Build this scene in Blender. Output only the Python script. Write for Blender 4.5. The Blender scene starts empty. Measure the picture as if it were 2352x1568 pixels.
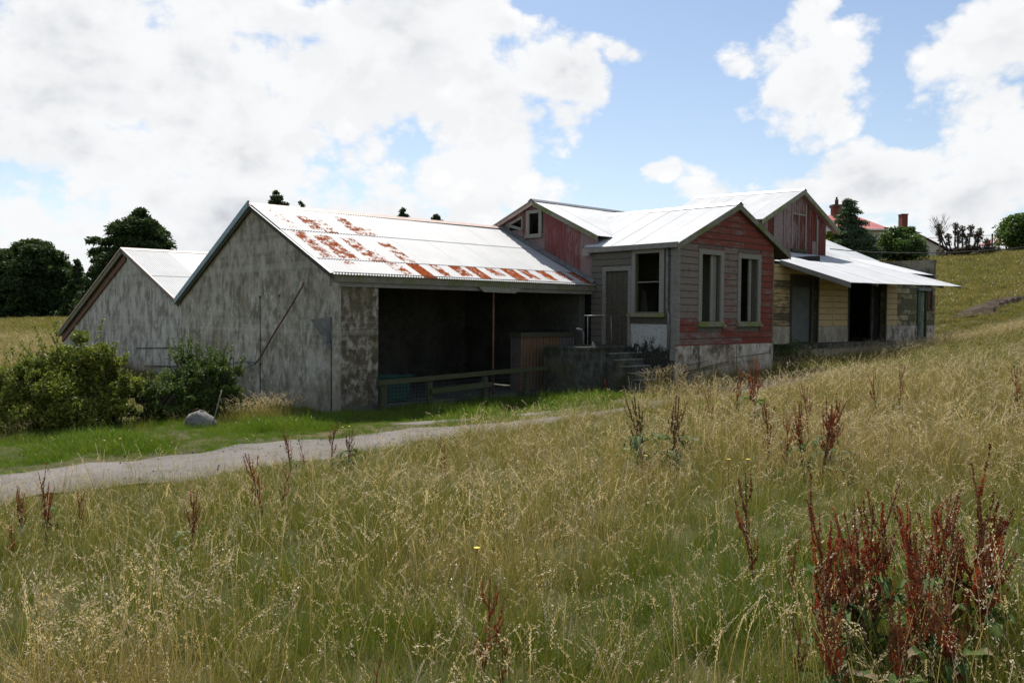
import bpy, math, random
import numpy as np
from mathutils import Matrix, Vector
rnd=random.Random(7); RG=np.random.default_rng(11)
SC=bpy.context.scene; COL=SC.collection
EYE=2.1; F=1907.
# ---------------------------------------------------------------- camera, world, sun, exposure
cam=bpy.data.cameras.new('camera'); co=bpy.data.objects.new('camera',cam); COL.objects.link(co)
cam.sensor_width=36.; cam.lens=F/2352.*36.; cam.clip_start=.05; cam.clip_end=3000
PITCH=math.atan(62/F)
co.matrix_world=Matrix.Translation((0,0,EYE))@Matrix.Rotation(math.pi/2-PITCH,4,'X')@Matrix.Rotation(.007,4,'Z')
SC.camera=co
SC.view_settings.view_transform='Standard'; SC.view_settings.look='None'
SC.view_settings.gamma=1; SC.view_settings.use_curve_mapping=False
SC.view_settings.exposure=0.58
ELEV=math.radians(55); AZ=-.2            # sun nearly straight ahead, high
sun=bpy.data.lights.new('sun','SUN'); sun.energy=5.0; sun.angle=math.radians(.5); sun.color=(1,.955,.88)
so=bpy.data.objects.new('sun',sun); COL.objects.link(so)
sdir=Vector((math.sin(AZ)*math.cos(ELEV),math.cos(AZ)*math.cos(ELEV),math.sin(ELEV)))
so.rotation_euler=sdir.to_track_quat('Z','Y').to_euler(); so.location=(0,0,60)
W=bpy.data.worlds.new('World'); SC.world=W; W.use_nodes=True
def px2ae(x,y):
    X=x-1176;Y=784-y;c,s=math.cos(.007),math.sin(.007);X,Y=X*c-Y*s,X*s+Y*c
    d=(X,F*math.cos(PITCH)+Y*math.sin(PITCH),-F*math.sin(PITCH)+Y*math.cos(PITCH))
    return math.atan2(d[0],d[1]),math.asin(d[2]/math.sqrt(sum(q*q for q in d)))
class NT:
    """small helper that adds nodes and links them"""
    def __init__(s,nt): s.t=nt; nt.nodes.clear()
    def n(s,typ,props=None,**ins):
        nd=s.t.nodes.new(typ)
        for k,v in (props or {}).items(): setattr(nd,k,v)
        for k,v in ins.items():
            key=int(k[1:]) if k[0]=='i' and k[1:].isdigit() else k.replace('_',' ')
            so_=nd.inputs[key]
            if isinstance(v,bpy.types.NodeSocket): s.t.links.new(v,so_)
            else:
                if isinstance(v,tuple) and len(v)==3 and so_.type=='RGBA': v=v+(1,)
                so_.default_value=v
        return nd
    def m(s,op,a,b=0.,c=None,clamp=False):
        nd=s.n('ShaderNodeMath',dict(operation=op,use_clamp=clamp),i0=a,i1=b)
        if c is not None:
            if isinstance(c,bpy.types.NodeSocket): s.t.links.new(c,nd.inputs[2])
            else: nd.inputs[2].default_value=c
        return nd.outputs[0]
    def ramp(s,v,lo,hi,a=0.,b=1.,smooth=True):
        return s.n('ShaderNodeMapRange',dict(interpolation_type='SMOOTHSTEP' if smooth else 'LINEAR'),Value=v,From_Min=lo,From_Max=hi,To_Min=a,To_Max=b).outputs[0]
    def mix(s,f,a,b,mode='MIX'):
        nd=s.n('ShaderNodeMix',dict(data_type='RGBA',blend_type=mode))
        for k,v in ((0,f),(6,a),(7,b)):
            if isinstance(v,bpy.types.NodeSocket): s.t.links.new(v,nd.inputs[k])
            else: nd.inputs[k].default_value=(v+(1,)) if isinstance(v,tuple) else v
        return nd.outputs[2]
    def noise(s,vec,scale,detail=5,rough=.6,dist=0.,typ='FBM'):
        nd=s.n('ShaderNodeTexNoise',dict(noise_dimensions='3D',noise_type=typ),Vector=vec,Scale=scale,Detail=detail,Roughness=rough,Distortion=dist)
        return nd.outputs[0]
    def scl(s,vec,v): return s.n('ShaderNodeVectorMath',dict(operation='MULTIPLY'),i0=vec,i1=v).outputs[0]
    def add(s,vec,v): return s.n('ShaderNodeVectorMath',dict(operation='ADD'),i0=vec,i1=v).outputs[0]
    def pos(s): return s.n('ShaderNodeNewGeometry').outputs['Position']
    def attr(s,name,typ='OBJECT'): return s.n('ShaderNodeAttribute',dict(attribute_type=typ,attribute_name=name)).outputs['Fac']
    def rand(s): return s.n('ShaderNodeObjectInfo').outputs['Random']
w=NT(W.node_tree)
d=w.n('ShaderNodeTexCoord').outputs['Generated']
sp=w.n('ShaderNodeSeparateXYZ',i0=d)
az=w.m('ARCTAN2',sp.outputs[0],sp.outputs[1]); el=w.m('ARCSINE',sp.outputs[2])
ae=w.n('ShaderNodeCombineXYZ',i0=az,i1=el).outputs[0]
warp=w.n('ShaderNodeTexNoise',dict(noise_dimensions='3D'),Vector=d,Scale=5.,Detail=3.)
wv=w.n('ShaderNodeVectorMath',dict(operation='MULTIPLY_ADD'),i0=warp.outputs['Color'],i1=(.12,.12,0),i2=ae).outputs[0]
wv=w.add(wv,(-.06,-.06,0))
blobs=[(300,210,900,420,1),(950,150,330,330,1),(1120,350,250,330,1),(1280,220,150,130,.95),(1060,60,230,150,1),
 (1850,190,200,145,1),(1700,150,100,50,.7),(1850,40,70,80,.7),(2290,140,250,150,.95),(2420,60,260,230,1),
 (1980,450,350,130,1),(2330,420,320,240,1),(1550,350,90,40,.62),(1640,415,80,70,.7),(1430,145,80,40,.55),(1700,520,300,80,.8),
 (-500,300,700,500,.9),(2800,250,500,400,.9),(500,560,900,220,1)]
D=None
for cx,cy,rx,ry,wt in blobs:
    a,e=px2ae(cx,cy)
    q=w.scl(w.add(wv,(-a,-e,0)),(F/rx*1.04,F/ry*1.04,0))
    ln=w.n('ShaderNodeVectorMath',dict(operation='LENGTH'),i0=q).outputs['Value']
    v=w.m('MULTIPLY',w.m('SUBTRACT',1.,w.m('POWER',ln,1.6)),wt)
    D=v if D is None else w.m('SMOOTH_MAX',D,v,.12)
for cx,cy,rx,ry in ((690,-20,130,50),(1215,30,60,40)):
    a,e=px2ae(cx,cy)
    ln=w.n('ShaderNodeVectorMath',dict(operation='LENGTH'),i0=w.scl(w.add(wv,(-a,-e,0)),(F/rx,F/ry,0))).outputs['Value']
    D=w.m('SUBTRACT',D,w.m('MULTIPLY',w.m('MAXIMUM',w.m('SUBTRACT',1.3,ln),0.),.72))
# beyond the frame: the same broken cumulus everywhere
bg=w.noise(d,2.2,3,.5)
away=w.m('MAXIMUM',w.ramp(w.m('ABSOLUTE',az),.75,1.15),w.ramp(el,.42,.7))
D=w.m('MAXIMUM',w.m('MAXIMUM',D,-.75),w.m('SUBTRACT',w.m('MULTIPLY',w.m('SUBTRACT',bg,.50),5.),w.m('MULTIPLY',w.m('SUBTRACT',1.,away),6.)))
D=w.m('MINIMUM',D,1.)
ds=w.scl(d,(1,1,1.35))
n1=w.noise(ds,6.,12,.62,.2); n2=w.noise(w.add(ds,(.0,.0,.03)),6.,4,.5,.1)
vo=w.n('ShaderNodeTexVoronoi',dict(feature='SMOOTH_F1',voronoi_dimensions='3D'),Vector=w.add(ds,(0,0,0)),Scale=15.,Detail=4.,Roughness=.55,Smoothness=.35).outputs['Distance']
dens=w.m('ADD',w.m('ADD',D,w.m('MULTIPLY',w.m('SUBTRACT',n1,.5),1.9)),w.m('MULTIPLY',w.m('SUBTRACT',.82,vo),.80))
alpha=w.ramp(dens,-.06,.40)
n3=w.noise(ds,3.1,4,.55); n4=w.noise(w.add(ds,(3.3,1.,.0)),13.,8,.6)
rel=w.ramp(w.m('SUBTRACT',n1,n2),-.10,.10)
gl=w.n('ShaderNodeVectorMath',dict(operation='LENGTH'),i0=w.scl(w.add(wv,(-px2ae(60,230)[0],-px2ae(60,230)[1],0)),(F/520,F/230,0))).outputs['Value']
thick=w.m('MULTIPLY',w.ramp(dens,.35,1.35),w.m('ADD',w.ramp(n3,.40,.64),w.m('MULTIPLY',w.m('MAXIMUM',w.m('SUBTRACT',1.,gl),0.),.9),clamp=True))
thick=w.m('MULTIPLY',thick,w.ramp(w.m('ADD',rel,w.m('MULTIPLY',n4,.25)),1.25,.2,.25,1.))
cc=w.mix(thick,(1.0,1.0,1.0),(.58,.605,.64))
cc=w.mix(w.m('MULTIPLY',w.ramp(vo,.45,.95),.30),cc,(.74,.765,.80))
cc=w.mix(w.m('MULTIPLY',w.ramp(rel,.62,.1),.20),cc,(.68,.71,.76))
sky=w.n('ShaderNodeTexSky',dict(sky_type='NISHITA',sun_disc=False,sun_elevation=ELEV,sun_rotation=AZ,air_density=1.,dust_density=.6,ozone_density=1.2))
b1=w.n('ShaderNodeBackground',Color=sky.outputs[0],Strength=.085)
b2=w.n('ShaderNodeBackground',Color=cc,Strength=.69)
# thin veil of high haze toward the horizon softens the clear gaps
veil=w.m('MULTIPLY',w.ramp(el,.5,.0),.16)
fac=w.m('MAXIMUM',alpha,veil)
mx=w.n('ShaderNodeMixShader',i0=fac,i1=b1.outputs[0],i2=b2.outputs[0])
w.n('ShaderNodeOutputWorld',Surface=mx.outputs[0])
# ---------------------------------------------------------------- frames
ANG=math.radians(42.3); UX,UY=math.cos(ANG),math.sin(ANG)
OX,OY=-3.98936862,18.5
def Lw(a,b,z=0.): return (OX+a*UX-b*UY, OY+a*UY+b*UX, z)
def toL(x,y):
    x=x-OX;y=y-OY
    return x*UX+y*UY, -x*UY+y*UX
CP=[(0,0,.5),(-3.99,18.5,-.16),(2.3,24.2,-.05),(-10,25,-.1),(-19.4,35.4,.2),(-8,20,-.15),(-12,16,-.15),
(4.4,22.1,.25),(7.9,25.3,.45),(13,30,.55),(18.9,37,.75),(9,33,.5),(3,30,.2),(-4,32,.2),
(-7,11.3,-.12),(-6,9.6,-.12),(-4.4,14.4,-.12),(-3.6,11.8,-.12),(-2.3,15.9,-.12),(-2,13.6,-.1),(.7,17.2,-.05),(2.2,18.5,0),(-12,7,-.2),(-20,2,-.3),
(0,10,.18),(2.5,15.5,.3),(5,19,.3),(5,12,.7),(5,5,.8),(8,10,1.05),(10,15,1.15),(9,20,.75),(12,21,1.1),(15,26,1.25),(-4,5,.12),(-3,0,.25),(0,5,.42),
(22.7,40,2.2),(27.7,45,3.05),(20,32,1.6),(30,75,6.7),(46,75,7.9),(28,70,6.0),(37,80,7.5),(24,55,4.0),(40,55,5.2),(50,110,8.6),(66,110,10.6),(30,110,7.6),(90,90,10),
(-46,75,1.15),(-30,50,.7),(-49,85,1.18),(-40,120,1.2),(0,80,3.0),(0,55,1.5),(-20,80,1.8),(10,60,2.8),(30,15,3.0),(60,40,7),
(-200,300,-6),(0,300,0),(150,300,4),(300,200,6),(300,0,8),(0,-40,-.5),(-60,0,-1.5),(60,-20,3),(-300,0,-8),(0,-300,-5),(300,-300,0),(-300,-300,-8)]
CP=np.array(CP,float)
def _phi(d): return np.sqrt(d*d+9.)
_n=len(CP)
_A=np.zeros((_n+3,_n+3));_D=np.hypot(CP[:,None,0]-CP[None,:,0],CP[:,None,1]-CP[None,:,1])
_A[:_n,:_n]=_phi(_D)-np.eye(_n)*.0; _A[:_n,_n]=1;_A[:_n,_n+1:]=CP[:,:2];_A[_n:,:_n]=_A[:_n,_n:].T
_W=np.linalg.solve(_A,np.r_[CP[:,2],0,0,0])
def ground(x,y):
    x=np.asarray(x,float);y=np.asarray(y,float);z=_W[_n]+_W[_n+1]*x+_W[_n+2]*y
    for i in range(_n): z=z+_W[i]*_phi(np.hypot(x-CP[i,0],y-CP[i,1]))
    return z
# ---------------------------------------------------------------- materials
def newmat(name):
    m=bpy.data.materials.new(name); m.use_nodes=True
    return m,NT(m.node_tree)
def finish(t,col,rough=.8,spec=.3,bump=None,bs=.3,bd=.02,metal=0.,**kw):
    p=t.n('ShaderNodeBsdfPrincipled',Base_Color=col,Roughness=rough,Metallic=metal)
    p.inputs['Specular IOR Level'].default_value=spec
    for k,v in kw.items():
        s_=p.inputs[k.replace('_',' ')]
        if isinstance(v,bpy.types.NodeSocket): t.t.links.new(v,s_)
        else: s_.default_value=v
    if bump is not None:
        b=t.n('ShaderNodeBump',Strength=bs,Distance=bd,Height=bump); t.t.links.new(b.outputs[0],p.inputs['Normal'])
    t.n('ShaderNodeOutputMaterial',Surface=p.outputs[0])
    return p
def concrete(name,base,light,dark,brown,st=.62,lightamt=.5,brownamt=.5):
    m,t=newmat(name); P=t.pos()
    sv=t.scl(P,(1.6,1.6,1.6*st)); fine=t.noise(t.scl(P,(8,8,8*st)),1.,8,.7)
    s1=t.noise(sv,1.7,6,.65,.3); s2=t.noise(t.add(sv,(7,3,1)),3.2,7,.7,.2); blot=t.noise(t.add(P,(11,2,5)),1.1,7,.65)
    speck=t.noise(P,26,3,.6)
    c=t.mix(t.ramp(s1,.38,.62),dark,base)
    c=t.mix(t.m('MULTIPLY',t.ramp(t.m('ADD',t.m('MULTIPLY',fine,.6),t.m('MULTIPLY',s2,.5)),.52,.68),lightamt),c,light)
    c=t.mix(t.m('MULTIPLY',t.ramp(t.m('ADD',t.m('MULTIPLY',blot,.7),t.m('MULTIPLY',fine,.35)),.5,.66),brownamt),c,brown)
    c=t.mix(t.m('MULTIPLY',t.ramp(speck,.60,.72),.55),c,dark)
    zz=t.n('ShaderNodeSeparateXYZ',i0=P).outputs[2]
    band=t.noise(t.n('ShaderNodeCombineXYZ',i0=t.m('MULTIPLY',s1,.12),i1=0.,i2=zz).outputs[0],2.6,3,.7)
    c=t.mix(t.m('MULTIPLY',t.ramp(band,.50,.60),.28*lightamt),c,light)
    up=t.m('MULTIPLY',t.ramp(t.m('ADD',zz,t.m('MULTIPLY',s2,2.2)),3.3,5.0),t.ramp(fine,.40,.60))
    c=t.mix(t.m('MULTIPLY',up,.65*brownamt),c,brown)
    lo_=t.ramp(t.m('ADD',zz,t.m('MULTIPLY',t.m('SUBTRACT',s2,.5),1.4)),.75,.1)
    c=t.mix(t.m('MULTIPLY',lo_,.45),c,dark)
    finish(t,c,.92,.15,t.m('ADD',fine,t.m('MULTIPLY',speck,.5)),.35,.012); return m
def peel(name,paint,paint2,wood,wood2,axis=(1,1,6),base=.5,moss=None):
    """old paint over grey timber; object property 'peel' 0..1 = how much has come off"""
    m,t=newmat(name); P=t.pos(); r=t.rand()
    off=t.n('ShaderNodeCombineXYZ',i0=t.m('MULTIPLY',r,37.),i1=0.,i2=t.m('MULTIPLY',r,11.)).outputs[0]
    Q=t.add(P,off)
    g=t.noise(t.scl(Q,axis),2.2,8,.7,.2); g2=t.noise(t.scl(Q,axis),9.,5,.7); g3=t.noise(P,.9,3,.5)
    pl=t.attr('peel')
    k=t.m('ADD',t.m('MULTIPLY',g,.75),t.m('MULTIPLY',g2,.35))
    k=t.m('ADD',k,t.m('MULTIPLY',t.m('SUBTRACT',g3,.5),.25))
    mask=t.ramp(t.m('SUBTRACT',t.m('ADD',k,pl),1.),-.11,.09)
    wv_=t.noise(t.scl(Q,(axis[0]*1.5,axis[1]*1.5,axis[2]*5)),6.,6,.7)
    wc=t.mix(t.ramp(wv_,.3,.7),wood2,wood)
    pc=t.mix(t.ramp(g2,.3,.7),paint,paint2)
    pc=t.mix(t.m('MULTIPLY',r,.22),pc,paint2)
    c=t.mix(mask,pc,wc)
    c=t.mix(t.m('MULTIPLY',t.ramp(t.noise(P,5,4,.6),.52,.75),.35),c,(.035,.03,.022))
    if moss:
        c=t.mix(t.m('MULTIPLY',t.ramp(t.noise(t.scl(P,(1.2,1.2,2.)),2.3,6,.7),.46,.60),.75),c,moss)
    finish(t,c,.8,.2,t.m('SUBTRACT',wv_,t.m('MULTIPLY',mask,.6)),.35,.004); return m
def plain(name,c1,c2,scale=4.,rough=.7,spec=.3,metal=0.,stretch=(1,1,1),bs=.2):
    m,t=newmat(name); P=t.scl(t.pos(),stretch)
    n=t.noise(P,scale,6,.65); n_2=t.noise(P,scale*7,4,.6)
    k=t.ramp(t.m('ADD',t.m('MULTIPLY',n,.65),t.m('MULTIPLY',n_2,.35)),.38,.62)
    finish(t,t.mix(k,c1,c2),rough,spec,n_2,bs,.006,metal); return m
def timber(name,c1,c2,moss,mossamt,sc=1.):
    m,t=newmat(name); P=t.pos()
    g=t.noise(t.scl(P,(2,2,14)),3*sc,6,.7); n=t.noise(P,1.7,6,.7); f=t.noise(P,11,5,.7)
    c=t.mix(t.ramp(g,.3,.7),c1,c2)
    c=t.mix(t.m('MULTIPLY',t.ramp(t.m('ADD',t.m('MULTIPLY',n,.7),t.m('MULTIPLY',f,.35)),.46,.6),mossamt),c,moss)
    c=t.mix(t.m('MULTIPLY',t.ramp(f,.55,.75),.5),c,(.03,.028,.02))
    finish(t,c,.85,.2,g,.4,.006); return m
def roofmat(name,rusty=False,tint=(.37,.375,.38),edge=.3):
    m,t=newmat(name); P=t.pos(); r=t.rand()
    n=t.noise(P,1.3,6,.6); f=t.noise(t.scl(P,(3,3,3)),8,5,.7)
    c=t.mix(t.ramp(n,.35,.65),tuple(q*.86 for q in tint),tint)
    c=t.mix(t.m('MULTIPLY',r,.35),c,(.33,.34,.36))
    c=t.mix(t.m('MULTIPLY',t.ramp(f,.60,.72),edge),c,(.42,.30,.24))
    rough=.6
    if rusty:
        tc=t.n('ShaderNodeTexCoord').outputs['Object']; s_=t.n('ShaderNodeSeparateXYZ',i0=tc); x,y=s_.outputs[0],s_.outputs[1]
        nx=t.noise(t.scl(P,(2.2,2.2,2.2)),3.,6,.72); ny=t.noise(t.add(t.scl(P,(5,5,5)),(3,3,3)),2.4,5,.7)
        jx=t.m('MULTIPLY',t.m('SUBTRACT',nx,.5),t.attr('jit')); 
        X=t.m('ADD',x,jx); Y=t.m('ADD',y,t.m('MULTIPLY',t.m('SUBTRACT',ny,.5),t.m('MULTIPLY',t.attr('jit'),2.)))
        e=.012
        kx=t.m('MULTIPLY',t.ramp(t.m('SUBTRACT',X,t.attr('r0')),-e,e),t.ramp(t.m('SUBTRACT',t.attr('r1'),X),-e,e))
        ky=t.m('MULTIPLY',t.ramp(t.m('SUBTRACT',Y,t.attr('q0')),-e,e),t.ramp(t.m('SUBTRACT',t.attr('q1'),Y),-e,e))
        k=t.m('MULTIPLY',kx,ky)
        br=t.ramp(t.noise(P,4.2,8,.75),t.attr('brk'),t.m('ADD',t.attr('brk'),.12))
        k=t.m('MULTIPLY',k,br)
        rc=t.mix(t.ramp(t.noise(P,14,5,.7),.35,.65),(.18,.040,.012),(.33,.090,.032))
        halo=t.m('MULTIPLY',t.m('MULTIPLY',kx,ky),.35)
        c=t.mix(halo,c,(.40,.28,.22)); c=t.mix(k,c,rc); rough=t.m('ADD',.6,t.m('MULTIPLY',k,.4)); sp_=t.m('MULTIPLY',t.m('SUBTRACT',1.,k),.2)
    p=finish(t,c,.6,.2,f,.06,.003,metal=.0)
    if rusty: t.t.links.new(rough,p.inputs['Roughness']); t.t.links.new(sp_,p.inputs['Specular IOR Level'])
    return m
M={}
SC.cycles.max_bounces=4; SC.cycles.diffuse_bounces=3; SC.cycles.glossy_bounces=1; SC.cycles.transmission_bounces=2; SC.cycles.transparent_max_bounces=2
M['conc_gable']=concrete('weathered_grey_render',(.37,.345,.28),(.58,.555,.49),(.16,.148,.11),(.15,.11,.06),lightamt=.75,brownamt=.55)
M['conc_left']=concrete('pale_grey_render',(.46,.44,.39),(.60,.58,.53),(.19,.175,.14),(.21,.17,.12),lightamt=.5,brownamt=.3)
M['conc_brown']=concrete('brown_flaked_render',(.125,.105,.068),(.50,.45,.37),(.07,.058,.04),(.125,.105,.052),lightamt=.8,brownamt=.75)
M['conc_white']=concrete('chipped_whitewashed_concrete',(.54,.48,.40),(.68,.64,.57),(.14,.105,.07),(.20,.115,.055),st=.75,lightamt=.6,brownamt=.55)
M['conc_cream']=concrete('cream_concrete',(.42,.38,.29),(.52,.48,.39),(.26,.20,.14),(.27,.18,.10),st=.8,lightamt=.5,brownamt=.25)
M['conc_dark']=concrete('mossy_dark_concrete',(.085,.088,.072),(.19,.20,.185),(.035,.036,.028),(.07,.066,.022),lightamt=.45,brownamt=.6)
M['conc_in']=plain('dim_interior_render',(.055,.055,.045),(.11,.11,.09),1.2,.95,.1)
M['conc_par']=concrete('dark_lichened_parapet',(.16,.155,.125),(.24,.23,.2),(.03,.028,.022),(.10,.09,.05),lightamt=.4,brownamt=.5)
M['boulder']=plain('grey_stone',(.10,.098,.09),(.20,.19,.175),5,.9,.2)
M['red']=peel('peeling_red_weatherboard',(.15,.027,.018),(.215,.052,.034),(.235,.195,.165),(.145,.112,.092))
M['grey']=peel('bare_grey_weatherboard',(.30,.28,.24),(.34,.32,.28),(.155,.145,.12),(.085,.078,.062))
M['cream']=peel('cream_weatherboard',(.58,.43,.22),(.50,.36,.18),(.16,.12,.075),(.08,.06,.04),base=.1)
M['cream_block']=peel('stained_cream_block',(.46,.38,.25),(.40,.32,.2),(.13,.115,.075),(.08,.07,.04),axis=(1,1,2),moss=(.12,.13,.05))
M['red_iron']=peel('faded_red_corrugated_iron',(.15,.038,.036),(.20,.07,.064),(.27,.21,.20),(.19,.12,.115),axis=(5,5,.6))
M['brown_iron']=peel('rusting_red_brown_panel',(.075,.018,.012),(.12,.028,.018),(.30,.24,.23),(.16,.09,.075),axis=(4,4,.6))
M['fascia']=timber('lichened_fascia_timber',(.15,.14,.115),(.23,.215,.18),(.13,.145,.045),.8)
M['barge']=timber('green_lichen_barge_board',(.17,.16,.13),(.26,.24,.20),(.135,.155,.05),.95)
M['wood_grey']=timber('silvery_grey_timber',(.15,.145,.125),(.26,.25,.225),(.13,.13,.08),.25)
M['wood_pale']=timber('pale_window_timber',(.19,.182,.155),(.27,.255,.225),(.22,.21,.12),.25)
M['sill']=timber('mossy_window_sill',(.18,.16,.11),(.26,.24,.18),(.16,.18,.045),.9)
M['wood_dark']=timber('dark_door_timber',(.05,.045,.034),(.10,.09,.07),(.06,.055,.03),.5)
M['wood_green']=timber('mossy_green_rail',(.05,.052,.03),(.085,.086,.05),(.055,.068,.02),.8)
M['green_paint']=peel('flaking_green_door',(.035,.10,.065),(.05,.13,.085),(.42,.42,.36),(.18,.17,.13),axis=(4,4,1.2))
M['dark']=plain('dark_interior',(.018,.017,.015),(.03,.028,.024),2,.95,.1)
M['room']=plain('pale_green_room_wall',(.16,.17,.12),(.21,.22,.16),1.5,.9,.1)
M['steel_grey']=plain('grey_painted_metal',(.10,.105,.105),(.18,.185,.185),6,.6,.3)
M['galv']=plain('galvanised_pipe',(.11,.11,.11),(.20,.20,.20),9,.4,.5,metal=.3)
M['rust']=plain('rusty_steel',(.10,.048,.03),(.19,.10,.065),9,.75,.2)
M['rust_pink']=plain('pinkish_oxide_flashing',(.36,.23,.19),(.48,.36,.31),5,.6,.3)
M['tank']=peel('rust_and_ochre_tank_iron',(.19,.115,.055),(.12,.065,.035),(.12,.12,.14),(.10,.07,.05),axis=(5,5,.4))
M['roller']=plain('grey_roller_slats',(.10,.11,.108),(.14,.15,.147),3,.6,.25)
M['roof_rust']=roofmat('rust_patched_roof_iron',True)
M['roof']=roofmat('white_roof_iron',False)
M['roof2']=roofmat('white_roof_iron_clean',False,(.56,.57,.58),.4)
M['flash_blue']=plain('blue_grey_flashing',(.12,.20,.24),(.20,.30,.34),4,.5,.4)
M['red_roof']=plain('pinkish_red_farmhouse_roof',(.36,.095,.09),(.44,.14,.13),1,.55,.3)
M['dull_red_roof']=plain('dull_red_gazebo_roof',(.28,.09,.085),(.34,.12,.11),1,.7,.2)
M['house_wall']=plain('cream_farmhouse_boards',(.62,.58,.47),(.68,.64,.53),1,.7,.2)
M['white_paint']=plain('white_painted_trim',(.72,.72,.70),(.80,.80,.78),3,.5,.3)
M['brick']=plain('chimney_brick_red',(.12,.042,.032),(.19,.075,.055),8,.9,.15)
M['soot']=plain('sooty_brick',(.07,.045,.04),(.13,.075,.06),6,.9,.1)
M['pole']=plain('dark_post_timber',(.05,.045,.04),(.09,.085,.075),6,.9,.1)
def glassmat():
    m,t=newmat('old_window_glass'); finish(t,(.05,.06,.06),.12,.6,t.noise(t.pos(),3,2),.1,.01,Alpha=.55); return m
M['glass']=glassmat()
def soilmat():
    m,t=newmat('dry_soil_and_thatch'); P=t.pos(); n=t.noise(P,.35,5,.6); f=t.noise(P,6,6,.7); g=t.noise(P,40,4,.7)
    c=t.mix(t.ramp(n,.38,.62),(.055,.062,.02),(.12,.10,.045))
    c=t.mix(t.ramp(f,.35,.65),t.mix(.55,c,(.035,.045,.014)),c)
    finish(t,c,.95,.1,t.m('ADD',f,g),.6,.05); return m
M['soil']=soilmat()
def roadmat():
    m,t=newmat('worn_chip_seal'); P=t.pos(); n=t.noise(P,.7,5,.6); f=t.noise(P,30,4,.7); g=t.noise(P,95,2,.7); st=t.noise(P,2.2,8,.75)
    c=t.mix(t.ramp(n,.35,.65),(.115,.103,.096),(.165,.149,.139))
    c=t.mix(t.ramp(f,.40,.62),t.mix(.4,c,(.10,.088,.08)),c)
    c=t.mix(t.m('MULTIPLY',t.ramp(g,.60,.70),.7),c,(.36,.335,.31))
    c=t.mix(t.m('MULTIPLY',t.ramp(st,.50,.64),.75),c,(.085,.08,.055))
    finish(t,c,.9,.25,t.m('ADD',f,g),.7,.012); return m
M['road']=roadmat()
M['earth']=plain('shaded_bare_earth',(.03,.022,.015),(.07,.05,.035),3,.95,.1,bs=.6)  # bare earth darkened to carry the bank's shadow line
def leafmat(name,c1,c2,trans=.35,rough=.5,scale=1.,c3=None,spec=.22):
    m,t=newmat(name); P=t.pos(); n=t.noise(P,scale,4,.6); f=t.n('ShaderNodeTexWhiteNoise',dict(noise_dimensions='3D'),Vector=t.n('ShaderNodeVectorMath',dict(operation='SNAP'),i0=P,i1=(.07,.07,.07)).outputs[0]).outputs[0]
    c=t.mix(t.ramp(t.m('ADD',t.m('MULTIPLY',n,.6),t.m('MULTIPLY',f,.4)),.3,.7),c1,c2)
    if c3: c=t.mix(t.ramp(f,.86,.95),c,c3)
    p=t.n('ShaderNodeBsdfPrincipled',Base_Color=c,Roughness=rough); p.inputs['Specular IOR Level'].default_value=spec
    tr=t.n('ShaderNodeBsdfTranslucent',Color=t.mix(.5,c,t.mix(1.,c,(1.,1.2,.45),'MULTIPLY')))
    mx=t.n('ShaderNodeMixShader',i0=trans,i1=p.outputs[0],i2=tr.outputs[0])
    t.n('ShaderNodeOutputMaterial',Surface=mx.outputs[0]); return m
M['chip']=plain('pale_stone_chips',(.16,.15,.14),(.26,.245,.23),9)
M['bush']=leafmat('small_olive_leaves',(.08,.115,.018),(.23,.24,.04),.35,.6,2.5,(.24,.23,.05))
M['bush2']=leafmat('dark_small_leaves',(.045,.08,.018),(.13,.165,.04),.3,.6,2.5)
M['macro']=leafmat('macrocarpa_foliage',(.026,.050,.018),(.075,.105,.034),.25,.7,.9,spec=.15)
M['conif']=leafmat('hill_conifer_foliage',(.045,.08,.04),(.10,.14,.065),.25,.6,.6,spec=.2)
M['broad']=leafmat('hill_broadleaf_foliage',(.04,.08,.02),(.11,.16,.04),.35,.5,.8)
M['redleaf']=leafmat('bronze_knobbly_foliage',(.045,.04,.025),(.10,.07,.045),.2,.6,.8)
M['bark']=plain('grey_brown_bark',(.06,.05,.04),(.12,.10,.08),4,.95,.1,stretch=(3,3,.6),bs=.5)
M['dockseed']=leafmat('dark_red_dock_seed',(.27,.048,.018),(.58,.125,.048),.5,.65,6.,(.60,.26,.10))
M['dockseed2']=leafmat('dull_brown_dock_seed',(.20,.07,.03),(.34,.13,.05),.25,.65,6.)
M['dockgreen']=leafmat('green_dock_seed',(.08,.10,.03),(.15,.15,.05),.3,.7,6.,(.24,.12,.05))
M['dockstem']=plain('reddish_dock_stem',(.13,.05,.025),(.17,.09,.04),9,.6,.3)
M['dockleaf']=leafmat('dock_leaf_green',(.04,.075,.018),(.085,.125,.03),.3,.7,3.,(.20,.15,.10),spec=.12)
M['yellow']=plain('yellow_flower',(.62,.45,.02),(.75,.58,.04),9,.6,.3)
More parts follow.
